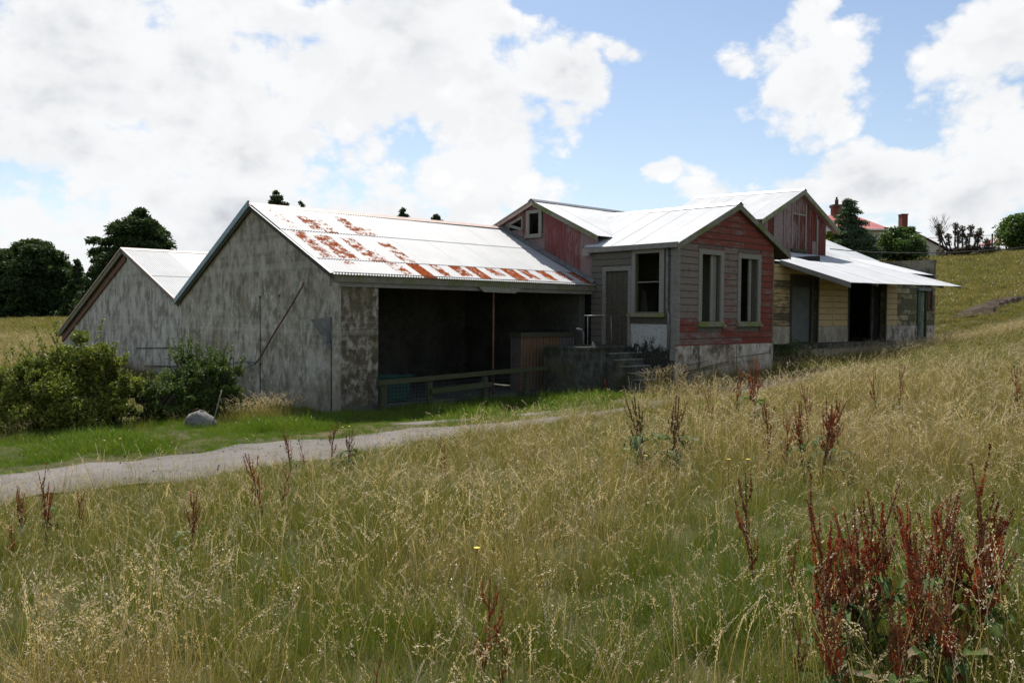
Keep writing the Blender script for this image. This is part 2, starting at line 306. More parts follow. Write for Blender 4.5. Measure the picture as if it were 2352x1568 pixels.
def grassmat(name,green,olive,straw,seed,patch=.35,bias=0.):
    m,t=newmat(name); P=t.pos(); r=t.rand(); tone=t.attr('tone','GEOMETRY')
    big=t.noise(t.scl(P,(1,1,.0)),patch,5,.6); mid=t.noise(t.scl(P,(1,1,0)),1.7,4,.6)
    k=t.m('ADD',t.m('ADD',t.m('ADD',t.m('MULTIPLY',t.m('SUBTRACT',big,.5),2.0),t.m('MULTIPLY',t.attr('dry','INSTANCER'),1.0)),t.m('MULTIPLY',t.m('SUBTRACT',mid,.5),1.4)),t.m('MULTIPLY',t.m('SUBTRACT',r,.5),.55))
    v=t.m('ADD',t.m('ADD',tone,t.m('MULTIPLY',k,.42)),bias)
    c=t.mix(t.ramp(v,.05,.45,smooth=False),green,olive); c=t.mix(t.ramp(v,.5,.95,smooth=False),c,straw)
    c=t.mix(t.ramp(tone,1.3,1.6),c,seed)
    p=t.n('ShaderNodeBsdfPrincipled',Base_Color=c,Roughness=.42); p.inputs['Specular IOR Level'].default_value=.28
    tr=t.n('ShaderNodeBsdfTranslucent',Color=t.mix(1.,c,(1.15,1.15,.7),'MULTIPLY'))
    mx=t.n('ShaderNodeMixShader',i0=.38,i1=p.outputs[0],i2=tr.outputs[0])
    t.n('ShaderNodeOutputMaterial',Surface=mx.outputs[0]); return m
M['meadow']=grassmat('meadow_grass',(.082,.122,.013),(.168,.155,.030),(.30,.228,.112),(.58,.46,.34),bias=-.10)
M['verge']=grassmat('lush_verge_grass',(.085,.155,.012),(.155,.21,.028),(.27,.22,.07),(.5,.42,.25),1.6,.12)
# ---------------------------------------------------------------- builders
class Thing:
    def __init__(s,name,label,cat,a=0.,b=0.,z=0.,group=None,world=False):
        s.o=bpy.data.objects.new(name,None); COL.objects.link(s.o); s.o.empty_display_size=.3
        s.base=(a,b,z)
        s.o.location=(a,b,z) if world else Lw(a,b,z)
        if not world: s.o.rotation_euler=(0,0,ANG)
        s.o['label']=label; s.o['category']=cat
        if group: s.o['group']=group
def setkind(o,kind): o['kind']=kind; return o
def mesh(name,V,Fc,mat,smooth=False):
    me=bpy.data.meshes.new(name); me.from_pydata([tuple(map(float,q)) for q in V],[],Fc)
    if mat is not None: me.materials.append(mat)
    if smooth: me.polygons.foreach_set('use_smooth',[True]*len(me.polygons))
    me.update(); return me
def mk(T,name,V,Fc,mat,parent=None,smooth=False,label=None,**props):
    bx,by,bz=T.base
    me=mesh(name,[(q[0]-bx,q[1]-by,q[2]-bz) for q in V],Fc,mat,smooth)
    o=bpy.data.objects.new(name,me); COL.objects.link(o); o.parent=parent or T.o
    if label: o['label']=label
    for k,v in props.items(): o[k]=v
    return o
BF=[(0,3,2,1),(4,5,6,7),(0,1,5,4),(1,2,6,5),(2,3,7,6),(3,0,4,7)]
def boxv(a0,a1,b0,b1,z0,z1): return [(a0,b0,z0),(a1,b0,z0),(a1,b1,z0),(a0,b1,z0),(a0,b0,z1),(a1,b0,z1),(a1,b1,z1),(a0,b1,z1)]
def box(T,name,a0,a1,b0,b1,z0,z1,mat,parent=None,**k): return mk(T,name,boxv(a0,a1,b0,b1,z0,z1),BF,mat,parent,**k)
def multi(T,name,parts,mat,parent=None,**k):
    V=[];Fc=[]
    for vs,fs in parts:
        n=len(V); V+=vs; Fc+=[tuple(i+n for i in f) for f in fs]
    return mk(T,name,V,Fc,mat,parent,**k)
def beamv(p,q,wd,h,up=(0,0,1)):
    p=Vector(p);q=Vector(q);d=(q-p).normalized();s=d.cross(Vector(up))
    if s.length<1e-4: s=d.cross(Vector((1,0,0)))
    s.normalize(); u=Vector(up) if abs(d.z)<.97 else s.cross(d)
    s*=wd/2;u=u*h/2
    return [tuple(x) for x in (p-s-u,p+s-u,q+s-u,q-s-u,p-s+u,p+s+u,q+s+u,q-s+u)]
def beam(T,name,p,q,wd,h,mat,parent=None,**k): return mk(T,name,beamv(p,q,wd,h),BF,mat,parent,**k)
def tubev(pts,r,n=7,r1=None):
    pts=[Vector(p) for p in pts];V=[];Fc=[];N=len(pts);pr=None
    for i,p in enumerate(pts):
        d=((pts[min(i+1,N-1)]-pts[max(i-1,0)])).normalized()
        a=d.cross(Vector((0,0,1)) if abs(d.z)<.9 else Vector((1,0,0))).normalized() if pr is None else (pr-d*pr.dot(d)).normalized()
        pr=a;b=d.cross(a);rr=r if r1 is None else r+(r1-r)*i/(N-1)
        for k in range(n):
            t=2*math.pi*k/n; V.append(tuple(p+a*math.cos(t)*rr+b*math.sin(t)*rr))
    for i in range(N-1):
        for k in range(n): Fc.append((i*n+k,i*n+(k+1)%n,(i+1)*n+(k+1)%n,(i+1)*n+k))
    Fc.append(tuple(range(n-1,-1,-1)));Fc.append(tuple((N-1)*n+k for k in range(n)))
    return V,Fc
def tube(T,name,pts,r,mat,parent=None,n=7,**k):
    V,Fc=tubev(pts,r,n); return mk(T,name,V,Fc,mat,parent,smooth=True,**k)
def prism(T,name,poly,ax,c0,c1,mat,parent=None,**k):
    """polygon in (horizontal,z) extruded along axis 'a' or 'b' from c0 to c1"""
    n=len(poly)
    if ax=='a': V=[(c0,h,z) for h,z in poly]+[(c1,h,z) for h,z in poly]
    else: V=[(h,c0,z) for h,z in poly]+[(h,c1,z) for h,z in poly]
    Fc=[tuple(range(n)),tuple(range(2*n-1,n-1,-1))]+[(i,i+n,(i+1)%n+n,(i+1)%n) for i in range(n)]
    return mk(T,name,V,Fc,mat,parent,**k)
def corr(T,name,Pf,s0,s1,nrm,mat,pitch=.076,amp=.011,spc=4,parent=None,rows=1,**k):
    """corrugated sheet: Pf(s,e) gives the flat point across s at end e (0..1)"""
    n=max(2,int(round((s1-s0)/(pitch/spc)))); V=[];Fc=[]
    for i in range(n+1):
        s=s0+(s1-s0)*i/n; o=amp*math.cos(2*math.pi*s/pitch)
        for j in range(rows+1):
            p=Pf(s,j/rows); V.append((p[0]+nrm[0]*o,p[1]+nrm[1]*o,p[2]+nrm[2]*o))
    r=rows+1
    for i in range(n):
        for j in range(rows): Fc.append((i*r+j,(i+1)*r+j,(i+1)*r+j+1,i*r+j+1))
    return mk(T,name,V,Fc,mat,parent,smooth=True,**k)
def board(T,ax,plane,h0,h1,z0,z1,mat,t=.028,top=None,parent=None,name='board',**k):
    """one rusticated weatherboard on a wall facing -b (ax 'a') or -a (ax 'b'); top=(h0t,h1t) slants the ends"""
    t0,t1=top or (h0,h1)
    jit=rnd.uniform(-.002,.002); t=t+rnd.uniform(-.003,.003)
    prof=[(0,z0+.003),(t,z0+.003+jit),(t,z1-.026),(t*.15,z1-.016),(0,z1-.013)]
    V=[]
    for hb,ht in ((h0,t0),(h1,t1)):
        for o,z in prof:
            f=(z-z0)/(z1-z0); h=hb+(ht-hb)*f
            V.append((h,plane-o,z) if ax=='a' else (plane-o,h,z))
    Fc=[(i,i+1,i+6,i+5) for i in range(4)]+[(4,0,5,9),(0,4,3,2,1),(5,6,7,8,9)]
    if ax=='a': Fc=[tuple(reversed(f)) for f in Fc]
    k.setdefault('peel',.5)
    return mk(T,name,V,Fc,mat,parent,**k)
def spans(h0,h1,z,zt,ops):
    """intervals of h0..h1 left free by openings (o0,o1,oz0,oz1) at height z..zt"""
    out=[(h0,h1)]
    for o0,o1,oz0,oz1 in ops:
        if oz1<=z+.02 or oz0>=zt-.02: continue
        nx=[]
        for a,b in out:
            if o1<=a or o0>=b: nx.append((a,b)); continue
            if o0-a>.03: nx.append((a,o0))
            if b-o1>.03: nx.append((o1,b))
        out=nx
    return out
def wallgrid(T,name,ax,plane,thick,h0,h1,z0,topf,ops,mat,parent=None,inward=1,**k):
    """solid wall with real openings: boxes between the openings, sloped top following topf(h)"""
    cuts=sorted(set([h0,h1]+[c for o in ops for c in o[:2] if h0<c<h1]+list(k.pop('knots',[]))))
    parts=[]
    for a,b in zip(cuts[:-1],cuts[1:]):
        m=(a+b)/2; segs=[(z0,None)]
        for o in sorted([o for o in ops if o[0]<m<o[1]],key=lambda o:o[2]):
            lo,hi=segs.pop(); segs.append((lo,o[2])); segs.append((o[3],None))
        for lo,hi in segs:
            ta,tb=(topf(a),topf(b)) if hi is None else (hi,hi)
            if min(ta,tb)-lo<.004: continue
            if ax=='a': vs=[(a,plane,lo),(b,plane,lo),(b,plane+thick,lo),(a,plane+thick,lo),(a,plane,ta),(b,plane,tb),(b,plane+thick,tb),(a,plane+thick,ta)]
            else: vs=[(plane,a,lo),(plane+thick,a,lo),(plane+thick,b,lo),(plane,b,lo),(plane,a,ta),(plane+thick,a,ta),(plane+thick,b,tb),(plane,b,tb)]
            parts.append((vs,BF))
    return multi(T,name,parts,mat,parent,**k)
# ================================================================ ground and road
def axis_coords(c,lo,hi,fine,grow):
    out=[c];s=fine
    while out[-1]<hi: out.append(out[-1]+s); s*=grow
    neg=[c];s=fine
    while neg[-1]>lo: neg.append(neg[-1]-s); s*=grow
    return np.array(sorted(set(neg+out)))
ROADC=[(-60,-7.5,2.4),(-9,-4.75,2.0),(-7.0,-4.2,1.9),(-5.3,-4.15,1.9),(-3.5,-4.0,1.9),(-.8,-3.95,1.8),(2.6,-4.7,1.8),(6,-5.1,1.7),(9,-5.5,.9),(10.5,-5.7,.0),(30,-7.5,-2.)]
RC=np.array(ROADC)
def road_mask(a,b):
    c=np.interp(a,RC[:,0],RC[:,1]);wd=np.interp(a,RC[:,0],RC[:,2])/2
    edge=.16*np.sin(a*2.1+1)+.12*np.sin(a*5.3)+.07*np.sin(a*11.7+b)
    return wd+edge*.8-np.abs(b-c)
def gz(x,y): return float(ground(x,y))
def relief(x,y): return .035*np.sin(x*1.9+.7*np.sin(y*1.3))*np.sin(y*1.7+1.1*np.sin(x*.9))
def terrain_z(x,y):
    a,b=toL(x,y); m=road_mask(a,b)
    k=np.clip((m+.25)/.3,0,1)
    near=1/(1+(np.hypot(x,y)/80)**4)
    return ground(x,y)+relief(x,y)*(1-k)*near-.05*k
xs=axis_coords(0,-900,900,.3,1.022); ys=axis_coords(12,-400,1500,.3,1.022)
XX,YY=np.meshgrid(xs,ys); ZZ=terrain_z(XX,YY)
nx_,ny_=len(xs),len(ys)
def grid_mesh(name,V,nx,ny,mat):
    me=bpy.data.meshes.new(name); me.vertices.add(len(V)); me.vertices.foreach_set('co',V.astype(np.float32).ravel())
    i=np.arange(nx-1);j=np.arange(ny-1);I,J=np.meshgrid(i,j); q=(J*nx+I).ravel()
    fc=np.stack([q,q+1,q+1+nx,q+nx],1).astype(np.int32)
    me.loops.add(fc.size); me.loops.foreach_set('vertex_index',fc.ravel())
    me.polygons.add(len(fc)); me.polygons.foreach_set('loop_start',np.arange(0,fc.size,4,dtype=np.int32))
    me.materials.append(mat); me.update(calc_edges=True); me.polygons.foreach_set('use_smooth',np.ones(len(fc),bool)); return me
g_=bpy.data.objects.new('ground',grid_mesh('ground',np.stack([XX,YY,ZZ],-1).reshape(-1,3),nx_,ny_,M['soil']))
COL.objects.link(g_); setkind(g_,'structure')
ra=np.linspace(-60,10.2,1100); rt=np.linspace(-1,1,15); RA,RT=np.meshgrid(ra,rt)
wd=np.maximum(.05,np.interp(RA,RC[:,0],RC[:,2])/2)+.16*np.sin(RA*2.1+1+RT)+.1*np.sin(RA*5.3+2*RT)
RB=np.interp(RA,RC[:,0],RC[:,1])+RT*(wd+.05)
RX=OX+RA*UX-RB*UY;RY=OY+RA*UY+RB*UX
RZ=ground(RX,RY)+.012*np.sin(RA*1.3)*np.cos(RB*2)-.03*np.abs(RT)**6
r_=bpy.data.objects.new('road',grid_mesh('road',np.stack([RX,RY,RZ],-1).reshape(-1,3),1100,15,M['road']))
COL.objects.link(r_); setkind(r_,'structure')
# bare apron of old seal in front of the open shed
pa=np.linspace(-.3,5.2,60);pt=np.linspace(-1,1,9);PA,PT=np.meshgrid(pa,pt)
PB=-2.55-.12*PA+PT*(.28*np.sin((PA+.3)/5.5*np.pi)**.6+.05*np.sin(PA*4))
PX=OX+PA*UX-PB*UY;PY=OY+PA*UY+PB*UX
ap=bpy.data.objects.new('gravel_apron',grid_mesh('gravel_apron',np.stack([PX,PY,ground(PX,PY)+.03-.03*PT**4],-1).reshape(-1,3),60,9,M['road']))
COL.objects.link(ap); setkind(ap,'structure')
# eroded bank on the hillside, its shadow line put into the dark earth colour
bk=Thing('earth_bank','eroded earth bank with its shadow line in dark colour cutting across the grassy slope at the right','bank',22.3,39.5,gz(22.3,39.5),world=True)
V=[];n=26
for i in range(n+1):
    t=i/n; x=22.6+6.6*t; y=39.6+6.2*t; h=.05+.26*math.sin(math.pi*min(1,t*1.1))**.7+.07*math.sin(i*2.3)
    g0=gz(x,y)
    for dx,dz in ((.35,-.05),(.1,.06),(-.05,h),(-.5,h*1.02),(-1.4,-.05)): V.append((x+dx*.75,y-dx+.08*math.sin(i*3.1+dz*9),g0+dz))
V=[(a,b-1.2*0,c) for a,b,c in V]
Fc=[(i*5+j,(i+1)*5+j,(i+1)*5+j+1,i*5+j+1) for i in range(n) for j in range(4)]
mk(bk,'eroded_face',V,Fc,M['earth'])
# ================================================================ open-fronted shed
S1=Thing('open_shed','long grey concrete shed with open front and white iron roof patched with rust','shed',0,0,-.15)
r1=lambda b: 4.90-.458*(4.08-b) if b<4.08 else 4.90-.482*(b-4.08)
gablet=lambda b: r1(b)-.07
wallgrid(S1,'gable_wall','b',0,.2,0,8.95,-.5,gablet,[],M['conc_gable'],knots=[4.08])
box(S1,'pillar_wall',.2,1.2,0.02,.22,-.5,2.82,M['conc_brown'])
box(S1,'corner_pilaster',-.012,.15,-.03,.02,-.5,2.82,M['conc_gable'])
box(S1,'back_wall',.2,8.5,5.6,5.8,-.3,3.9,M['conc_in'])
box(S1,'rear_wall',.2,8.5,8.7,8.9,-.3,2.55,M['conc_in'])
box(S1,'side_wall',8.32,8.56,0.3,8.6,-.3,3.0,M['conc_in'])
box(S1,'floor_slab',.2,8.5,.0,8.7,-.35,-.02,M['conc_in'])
box(S1,'fascia_beam',-.06,8.56,-.07,-.015,2.80,3.02,M['fascia'])
box(S1,'lintel_beam',.0,8.56,-.012,.15,2.70,2.99,M['wood_grey'])
for i in range(6):
    a=.9+i*1.45; beam(S1,'rafter',(a,.1,2.98),(a,4.0,4.76),.06,.14,M['wood_dark'])
for bb in (.7,1.9,3.1): beam(S1,'purlin',(.2,bb,r1(bb)-.06),(8.5,bb,r1(bb)-.06),.07,.05,M['wood_dark'])
# formwork joints and blocked opening on the gable
for b0,z0,z1,wv_ in ((3.60,-.3,2.49,.025),(5.2,-.3,.9,.02)):
    box(S1,'joint_strip',-.014,0,b0,b0+wv_,z0,z1,M['conc_dark'])
box(S1,'corner_gutter_stain',-.012,-.0005,.02,.09,-.4,1.5,M['conc_dark'])
for bb,zz in ((2.55,2.52),(3.6,2.50)): box(S1,'bolt_plate',-.03,0,bb-.03,bb+.03,zz-.03,zz+.03,M['rust'])
for z in (2.86,3.02): box(S1,'bolt_plate',-.05,0,-.02,.05,z-.03,z+.02,M['rust'])
# rainwater hopper at the corner
hp=mk(S1,'rainwater_hopper',[(-.22,.62,1.95),(-.22,.05,1.99),(0,.05,2.02),(0,.70,1.96),(-.14,.30,1.62),(-.14,.06,1.62),(0,.06,1.62),(0,.32,1.62)],[(0,1,5,4),(1,2,6,5),(2,3,7,6),(3,0,4,7),(4,5,6,7)],M['steel_grey'])
mk(S1,'hopper_outlet',boxv(-.12,-.01,.08,.22,1.42,1.62),BF,M['steel_grey'],hp)
mk(S1,'hopper_outlet',boxv(-.10,-.01,.03,.12,1.30,1.43),BF,M['steel_grey'],hp)
# roof sheets, three rows of fourteen; rust recorded per sheet
sl=math.atan(.458); cs=math.cos(sl)
rows=[(2.36,4.08),(.69,2.41),(-.14,.73)]
def sheet_mesh(L):
    n=34;V=[];Fc=[]
    for i in range(n+1):
        x=.66*i/n
        o=.011*math.cos(2*math.pi*x/(8.64/13.9/8))
        V+= [(x,0,o),(x,L,o)]
    for i in range(n): Fc.append((2*i,2*i+2,2*i+3,2*i+1))
    return mesh('roof_sheet',V,Fc,M['roof_rust'],True)
# rust: row -> {sheet: (x0,x1,y0,y1 as fraction of length,jitter,break)}
rust={0:{0:(.33,.58,.05,.80,.35,.50),1:(.35,.64,.10,.62,.30,.42),2:(.0,.40,.0,.5,.35,.46),3:(.30,.64,.02,.72,.35,.44),4:(.0,.4,.0,.4,.35,.48)},
      1:{0:(.25,.60,.05,.95,.40,.44),1:(.10,.60,.05,.85,.25,.42),2:(.25,.64,.0,.80,.35,.43),3:(.0,.2,.0,.4,.35,.47),4:(.0,.40,.02,.72,.35,.45)},
      2:{1:(.0,.3,.5,1.,.4,.50),3:(.04,.42,.18,1.,.3,.44),4:(.0,.42,.0,1.,.03,.30),5:(.10,.36,.15,1.,.20,.40),6:(.10,.50,.25,1.,.16,.38),7:(.05,.42,.08,1.,.10,.33),8:(.08,.46,.38,1.,.24,.42),9:(.04,.5,.08,1.,.10,.35),10:(.06,.44,.25,1.,.14,.40),11:(.10,.46,.20,1.,.14,.39),12:(.22,.58,.3,1.,.16,.40),13:(.20,.50,.05,1.,.14,.37)}}
pit=8.64/13.9
for ri,(b0,b1) in enumerate(rows):
    L=(b1-b0)/cs; me=sheet_mesh(L)
    for i in range(14):
        o=bpy.data.objects.new('roof_sheet',me); COL.objects.link(o); o.parent=S1.o
        lift=.012*(2-ri)+.0015*(i%2)
        o.location=(-.09+i*pit,b0,r1(b0)+.15+lift); o.rotation_euler=(sl,0,rnd.uniform(-.001,.001))
        q=rust[ri].get(i)
        if q:
            o['r0'],o['r1'],o['q0'],o['q1'],o['jit'],o['brk']=q[0],q[1],q[2]*L,q[3]*L,q[4],q[5]
            if q[0]==0: o['r0']=-.3
            if q[1]>=.64: o['r1']=.9
            if q[3]==1.: o['q1']=L+1.
            if q[2]==0: o['q0']=-1.
        else: o['r0']=5.;o['r1']=5.;o['q0']=5.;o['q1']=5.;o['jit']=0.;o['brk']=.5
for i in range(12):
    corr(S1,'rear_roof_sheet',lambda s,e:(s,4.08+e*5.16,4.90-.482*e*5.16),-.09+i*.72,-.09+i*.72+.74,(0,.43,.9),M['roof'],pitch=.08)
mk(S1,'ridge_cap',[(-.12,3.90,4.835),(8.7,3.90,4.885),(8.7,4.08,4.975),(-.12,4.08,4.935),(-.12,4.26,4.83),(8.7,4.26,4.88)],[(0,1,2,3),(3,2,5,4)],M['rust_pink'])
beam(S1,'verge_flashing',(-.10,4.06,4.89),(-.10,9.22,4.90-.482*5.14-.01),.05,.17,M['flash_blue'])
beam(S1,'verge_board',(-.07,4.06,4.80),(-.07,9.1,4.90-.482*5.02-.10),.03,.16,M['wood_dark'])
beam(S1,'verge_board',(-.045,4.08,4.80),(-.045,-.1,2.90),.03,.12,M['wood_dark'])
# step where the sheets pull away from the gable
mk(S1,'lifted_verge_sheet',[(-.14,4.0,4.86),(-.04,4.0,4.87),(-.04,-.12,3.0),(-.14,-.12,2.985)],[(0,1,2,3)],M['roof'])
# ---- things in and against the shed
tp=Thing('steel_post','slim rusty steel post holding up the beam of the open front','post',4.80,.08,-.15)
tube(tp,'shaft',[(4.80,.08,-.1),(4.80,.08,2.74)],.026,M['rust']); box(tp,'base_plate',4.7,4.9,0,.18,-.12,-.06,M['rust'])
pk=Thing('timber_plank','pale grey plank with slanted ends just below the front beam','plank',4.86,-.05,2.6)
prism(pk,'plank_body',[(4.14,2.80),(5.62,2.795),(5.42,2.66),(4.32,2.67)],'b',-.11,-.075,M['wood_pale'])
pp=Thing('rusty_pipe','rusty bent pipe leaning diagonally against the grey gable wall','pipe',-.1,3.6,.5)
tube(pp,'long_pipe',[(-.10,1.16,2.80),(-.10,1.24,2.70),(-.10,1.75,2.28),(-.10,2.75,1.52),(-.11,3.42,.95),(-.12,3.66,.80)],.021,M['rust'])
tube(pp,'branch_pipe',[(-.12,3.60,.83),(-.20,4.25,.85),(-.30,4.55,.78),(-.36,4.85,.72)],.022,M['galv'])
tube(pp,'branch_pipe',[(-.12,3.66,.80),(-.22,3.95,.70),(-.30,4.28,.58)],.022,M['galv'])
tube(pp,'bracket_wire',[(-.36,4.85,.72),(-.45,5.1,.2),(-.5,5.2,-.1)],.008,M['galv'],n=4)
# wooden fence with netting across the opening
fb=-.28
wf=Thing('wooden_fence','low mossy timber rail fence with wire netting across the shed opening','fence',1.2,fb,-.15)
tops=[(1.02,.51),(2.55,.55),(4.2,.60),(5.8,.64),(7.36,.68)]
for (a,z),(a2,z2) in zip(tops[:-1],tops[1:]): beam(wf,'top_rail',(a,fb,z-.0),(a2+.02,fb-.004,z2),.045,.115,M['wood_green'])
beam(wf,'mid_rail',(2.5,fb-.03,.235),(4.4,fb-.03,.31),.035,.13,M['wood_green'])
for a,z in ((1.20,.46),(2.52,.46),(4.28,.52),(5.75,.56),(7.2,.60)): box(wf,'fence_post',a-.06,a+.06,fb+.03,fb+.14,-.35,z,M['wood_green'])
prts=[]
for k in range(6):
    z=-.02+k*.085; prts.append((beamv((1.2,fb+.01,z),(7.25,fb+.01,z+.08),.003,.003),BF))
for k in range(60):
    a=1.25+k*.1; prts.append((beamv((a,fb+.012,-.06),(a,fb+.012,.45+.02*k/10),.0025,.0025,(1,0,0)),BF))
setkind(multi(wf,'wire_netting',prts,M['steel_grey']),'stuff')
# corrugated tank behind the fence
tk=Thing('corrugated_tank','rusty ochre corrugated iron tank with mossy timber rim inside the shed opening','tank',7.3,1.,-.02)
for i in range(3):
    s0=6.2+i*.77
    corr(tk,'tank_sheet',lambda s,e:(s,.52,-.05+e*1.52),s0,min(s0+.79,8.5),(0,-1,0),M['tank'],pitch=.13,amp=.026,spc=6,peel=(.38,.34,.62)[i])
corr(tk,'tank_sheet',lambda s,e:(6.2,s,-.05+e*1.52),.52,.95,(-1,0,0),M['tank'],peel=.5)
box(tk,'back_panel',6.2,8.3,.93,.95,-.05,1.47,M['tank'])
box(tk,'rim_board',6.15,8.28,.46,.56,1.47,1.60,M['wood_dark']); box(tk,'rim_board',6.15,6.24,.56,.97,1.47,1.60,M['wood_green'])
mk(tk,'loose_cover_sheet',[(6.3,.5,1.605),(8.2,.48,1.605),(8.2,.98,1.62),(7.3,1.0,1.70),(6.4,.98,1.62)],[(0,1,2,3,4)],M['dark'])
tr=Thing('feed_trough','green plastic trough standing behind the left end of the rail fence','trough',1.6,.35,-.02)
multi(tr,'trough_shell',[(boxv(1.28,2.25,.2,.24,.0,.62),BF),(boxv(1.28,2.25,.66,.70,.0,.62),BF),(boxv(1.28,1.32,.24,.66,.0,.62),BF),(boxv(2.21,2.25,.24,.66,.0,.62),BF),(boxv(1.24,2.29,.17,.2,.58,.63),BF)],plain('faded_green_plastic',(.010,.04,.03),(.014,.055,.04),3))
# ================================================================ left shed
S2=Thing('gabled_shed','pale grey rendered gabled shed at the far left behind the bushes','shed',.1,9.2,-.1)
r2=lambda b: 4.30-.365*(14.29-b) if b<14.29 else 4.30-.376*(b-14.29)
wallgrid(S2,'gable_wall','b',.1,.2,8.96,22.4,-.5,lambda b:r2(b)-.08,[],M['conc_left'],knots=[14.29])
box(S2,'side_wall',.3,9,22.2,22.4,-.5,1.2,M['conc_left'])
box(S2,'end_wall',8.8,9,9.3,22.2,-.5,2.3,M['conc_left'])
for z,b0,b1 in ((1.02,9.0,13.2),(.45,9.0,12.4)):
    beam(S2,'form_joint',(.085,b0,z),(.085,b1,z-.16),.03,.035,M['conc_dark'])
for j,(e0,e1) in enumerate(((0,.56),(.55,1.0))):
    for i in range(12):
        a0=-.05+i*.76
        corr(S2,'roof_sheet',(lambda E0,E1:lambda s,e:(s,14.29-(E0+(E1-E0)*e)*5.07,4.30-.365*(E0+(E1-E0)*e)*5.07+.012*(1-j)))(e0,e1),a0,a0+.78,(0,-.34,.94),M['roof2'] if i in (2,3) and j==0 else M['roof'])
for i in range(12):
    corr(S2,'rear_roof_sheet',lambda s,e:(s,14.29+e*8.7,4.30-.376*e*8.7),-.05+i*.76,-.05+i*.76+.78,(0,.34,.94),M['roof'])
mk(S2,'ridge_cap',[(-.08,14.12,4.26),(9.1,14.12,4.28),(9.1,14.29,4.36),(-.08,14.29,4.34),(-.08,14.46,4.26),(9.1,14.46,4.28)],[(0,1,2,3),(3,2,5,4)],M['rust_pink'])
beam(S2,'barge_board',(-.04,14.32,4.20),(-.04,22.9,.98),.05,.20,M['fascia'])
beam(S2,'rusty_flashing',(.06,14.2,3.98),(.06,22.4,.90),.05,.20,M['rust'])
beam(S2,'verge_strip',(-.07,14.29,4.30),(-.07,22.95,1.06),.05,.05,M['rust_pink'])
beam(S2,'verge_strip',(-.07,14.29,4.32),(-.07,9.25,2.49),.05,.04,M['rust_pink'])
beam(S2,'barge_board',(-.02,14.29,4.22),(-.02,9.1,2.34),.04,.14,M['wood_grey'])
S3=Thing('rear_shed','small white iron roof showing between the two grey sheds','shed',9.5,20,0)
wallgrid(S3,'wall','b',9.5,.2,16.6,23.4,-.3,lambda b:5.0-.3*abs(b-20),[],M['conc_left'],knots=[20])
for i in range(5):
    corr(S3,'roof_sheet',lambda s,e:(s,20-e*3.5,5.12-1.05*e),9.4+i*.76,9.4+i*.76+.78,(0,-.3,.95),M['roof2'])
    corr(S3,'roof_sheet',lambda s,e:(s,20+e*3.5,5.12-1.05*e),9.4+i*.76,9.4+i*.76+.78,(0,.3,.95),M['roof2'])
# ================================================================ corrugated wing above the open shed
WG=Thing('corrugated_wing','raised wing with faded red corrugated end wall and small dark window above the shed roof','building',8.6,2.5,0)
rw=lambda b: 5.66-.46*(2.49-b) if b<2.49 else 5.66-.356*(b-2.49)
opsW=[(2.30,2.73,4.62,5.27)]
wallgrid(WG,'end_wall','b',8.68,.06,.0,4.05,0,lambda b:rw(b)-.12,[(2.30,2.73,4.62,5.27),(3.08,3.62,4.86,5.02)],M['dark'],knots=[2.49])
def redsheet(b0,b1,zb,zt,pl):
    corr(WG,'wall_sheet',lambda s,e:(8.62,s,(zb(s) if e==0 else zt(s))),b0,b1,(-1,0,0),M['red_iron'],peel=pl,amp=.012)
zb0=lambda b:r1(b)-.02 if b>-.1 else 3.0
zt0=lambda b:rw(b)-.08
redsheet(-.12,.55,zb0,zt0,.58); redsheet(.53,1.30,zb0,zt0,.42); redsheet(1.28,2.16,zb0,zt0,.35)
redsheet(2.16,2.87,zb0,lambda b:4.52,.70); redsheet(2.16,2.49,lambda b:5.36,zt0,.4); redsheet(2.49,3.06,lambda b:5.36,zt0,.4)
redsheet(2.87,3.06,zb0,zt0,.35)
for b0,b1 in ((3.06,3.7),):
    redsheet(b0,b1,lambda b:5.06+.16*(3.7-b),zt0,.4)
    redsheet(b0,b1,zb0,lambda b:4.80,.75)
redsheet(3.7,4.0,zb0,zt0,.5)
fr=lambda nm,b0,b1,z0,z1,x0=8.56,x1=8.61,mt=M['wood_pale']: box(WG,nm,x0,x1,b0,b1,z0,z1,mt)
fr('window_frame',2.17,2.30,4.56,5.37); fr('window_frame',2.73,2.87,4.56,5.37); fr('window_frame',2.30,2.73,5.27,5.37); fr('window_sill',2.14,2.90,4.50,4.62,8.52,8.61)
beam(WG,'window_frame',(8.585,3.05,5.20),(8.585,3.75,4.98),.04,.08,M['wood_pale'])
beam(WG,'window_frame',(8.585,3.06,4.80),(8.585,3.8,5.0),.04,.09,M['wood_grey'])
box(WG,'window_frame',8.565,8.61,3.03,3.09,4.78,5.18,M['wood_grey'])
beam(WG,'barge_board',(8.50,2.49,5.57),(8.50,-.22,4.33),.04,.17,M['barge'])
beam(WG,'barge_board',(8.50,2.49,5.58),(8.50,4.15,5.0),.04,.10,M['rust_pink'])
mk(WG,'apron_flashing',[(8.42,4.1,r1(4.08)+.05),(8.60,4.1,r1(4.08)+.12),(8.60,-.1,r1(-.1)+.13),(8.38,-.12,r1(-.1)+.04)],[(0,1,2,3)],M['steel_grey'])
for i in range(14):
    a0=8.42+i*.775
    corr(WG,'roof_sheet',lambda s,e:(s,2.49-e*2.78,5.66-.46*e*2.78+.004*(i%2)),a0,min(a0+.79,19.25),(0,-.42,.9),M['roof2'])
    corr(WG,'rear_roof_sheet',lambda s,e:(s,2.49+e*2.4,5.66-.356*e*2.4),a0,min(a0+.79,19.25),(0,.34,.94),M['roof2'])
mk(WG,'ridge_cap',[(8.40,2.34,5.62),(19.2,2.34,5.62),(19.2,2.49,5.71),(8.40,2.49,5.71),(8.40,2.64,5.62),(19.2,2.64,5.62)],[(0,1,2,3),(3,2,5,4)],M['galv'])
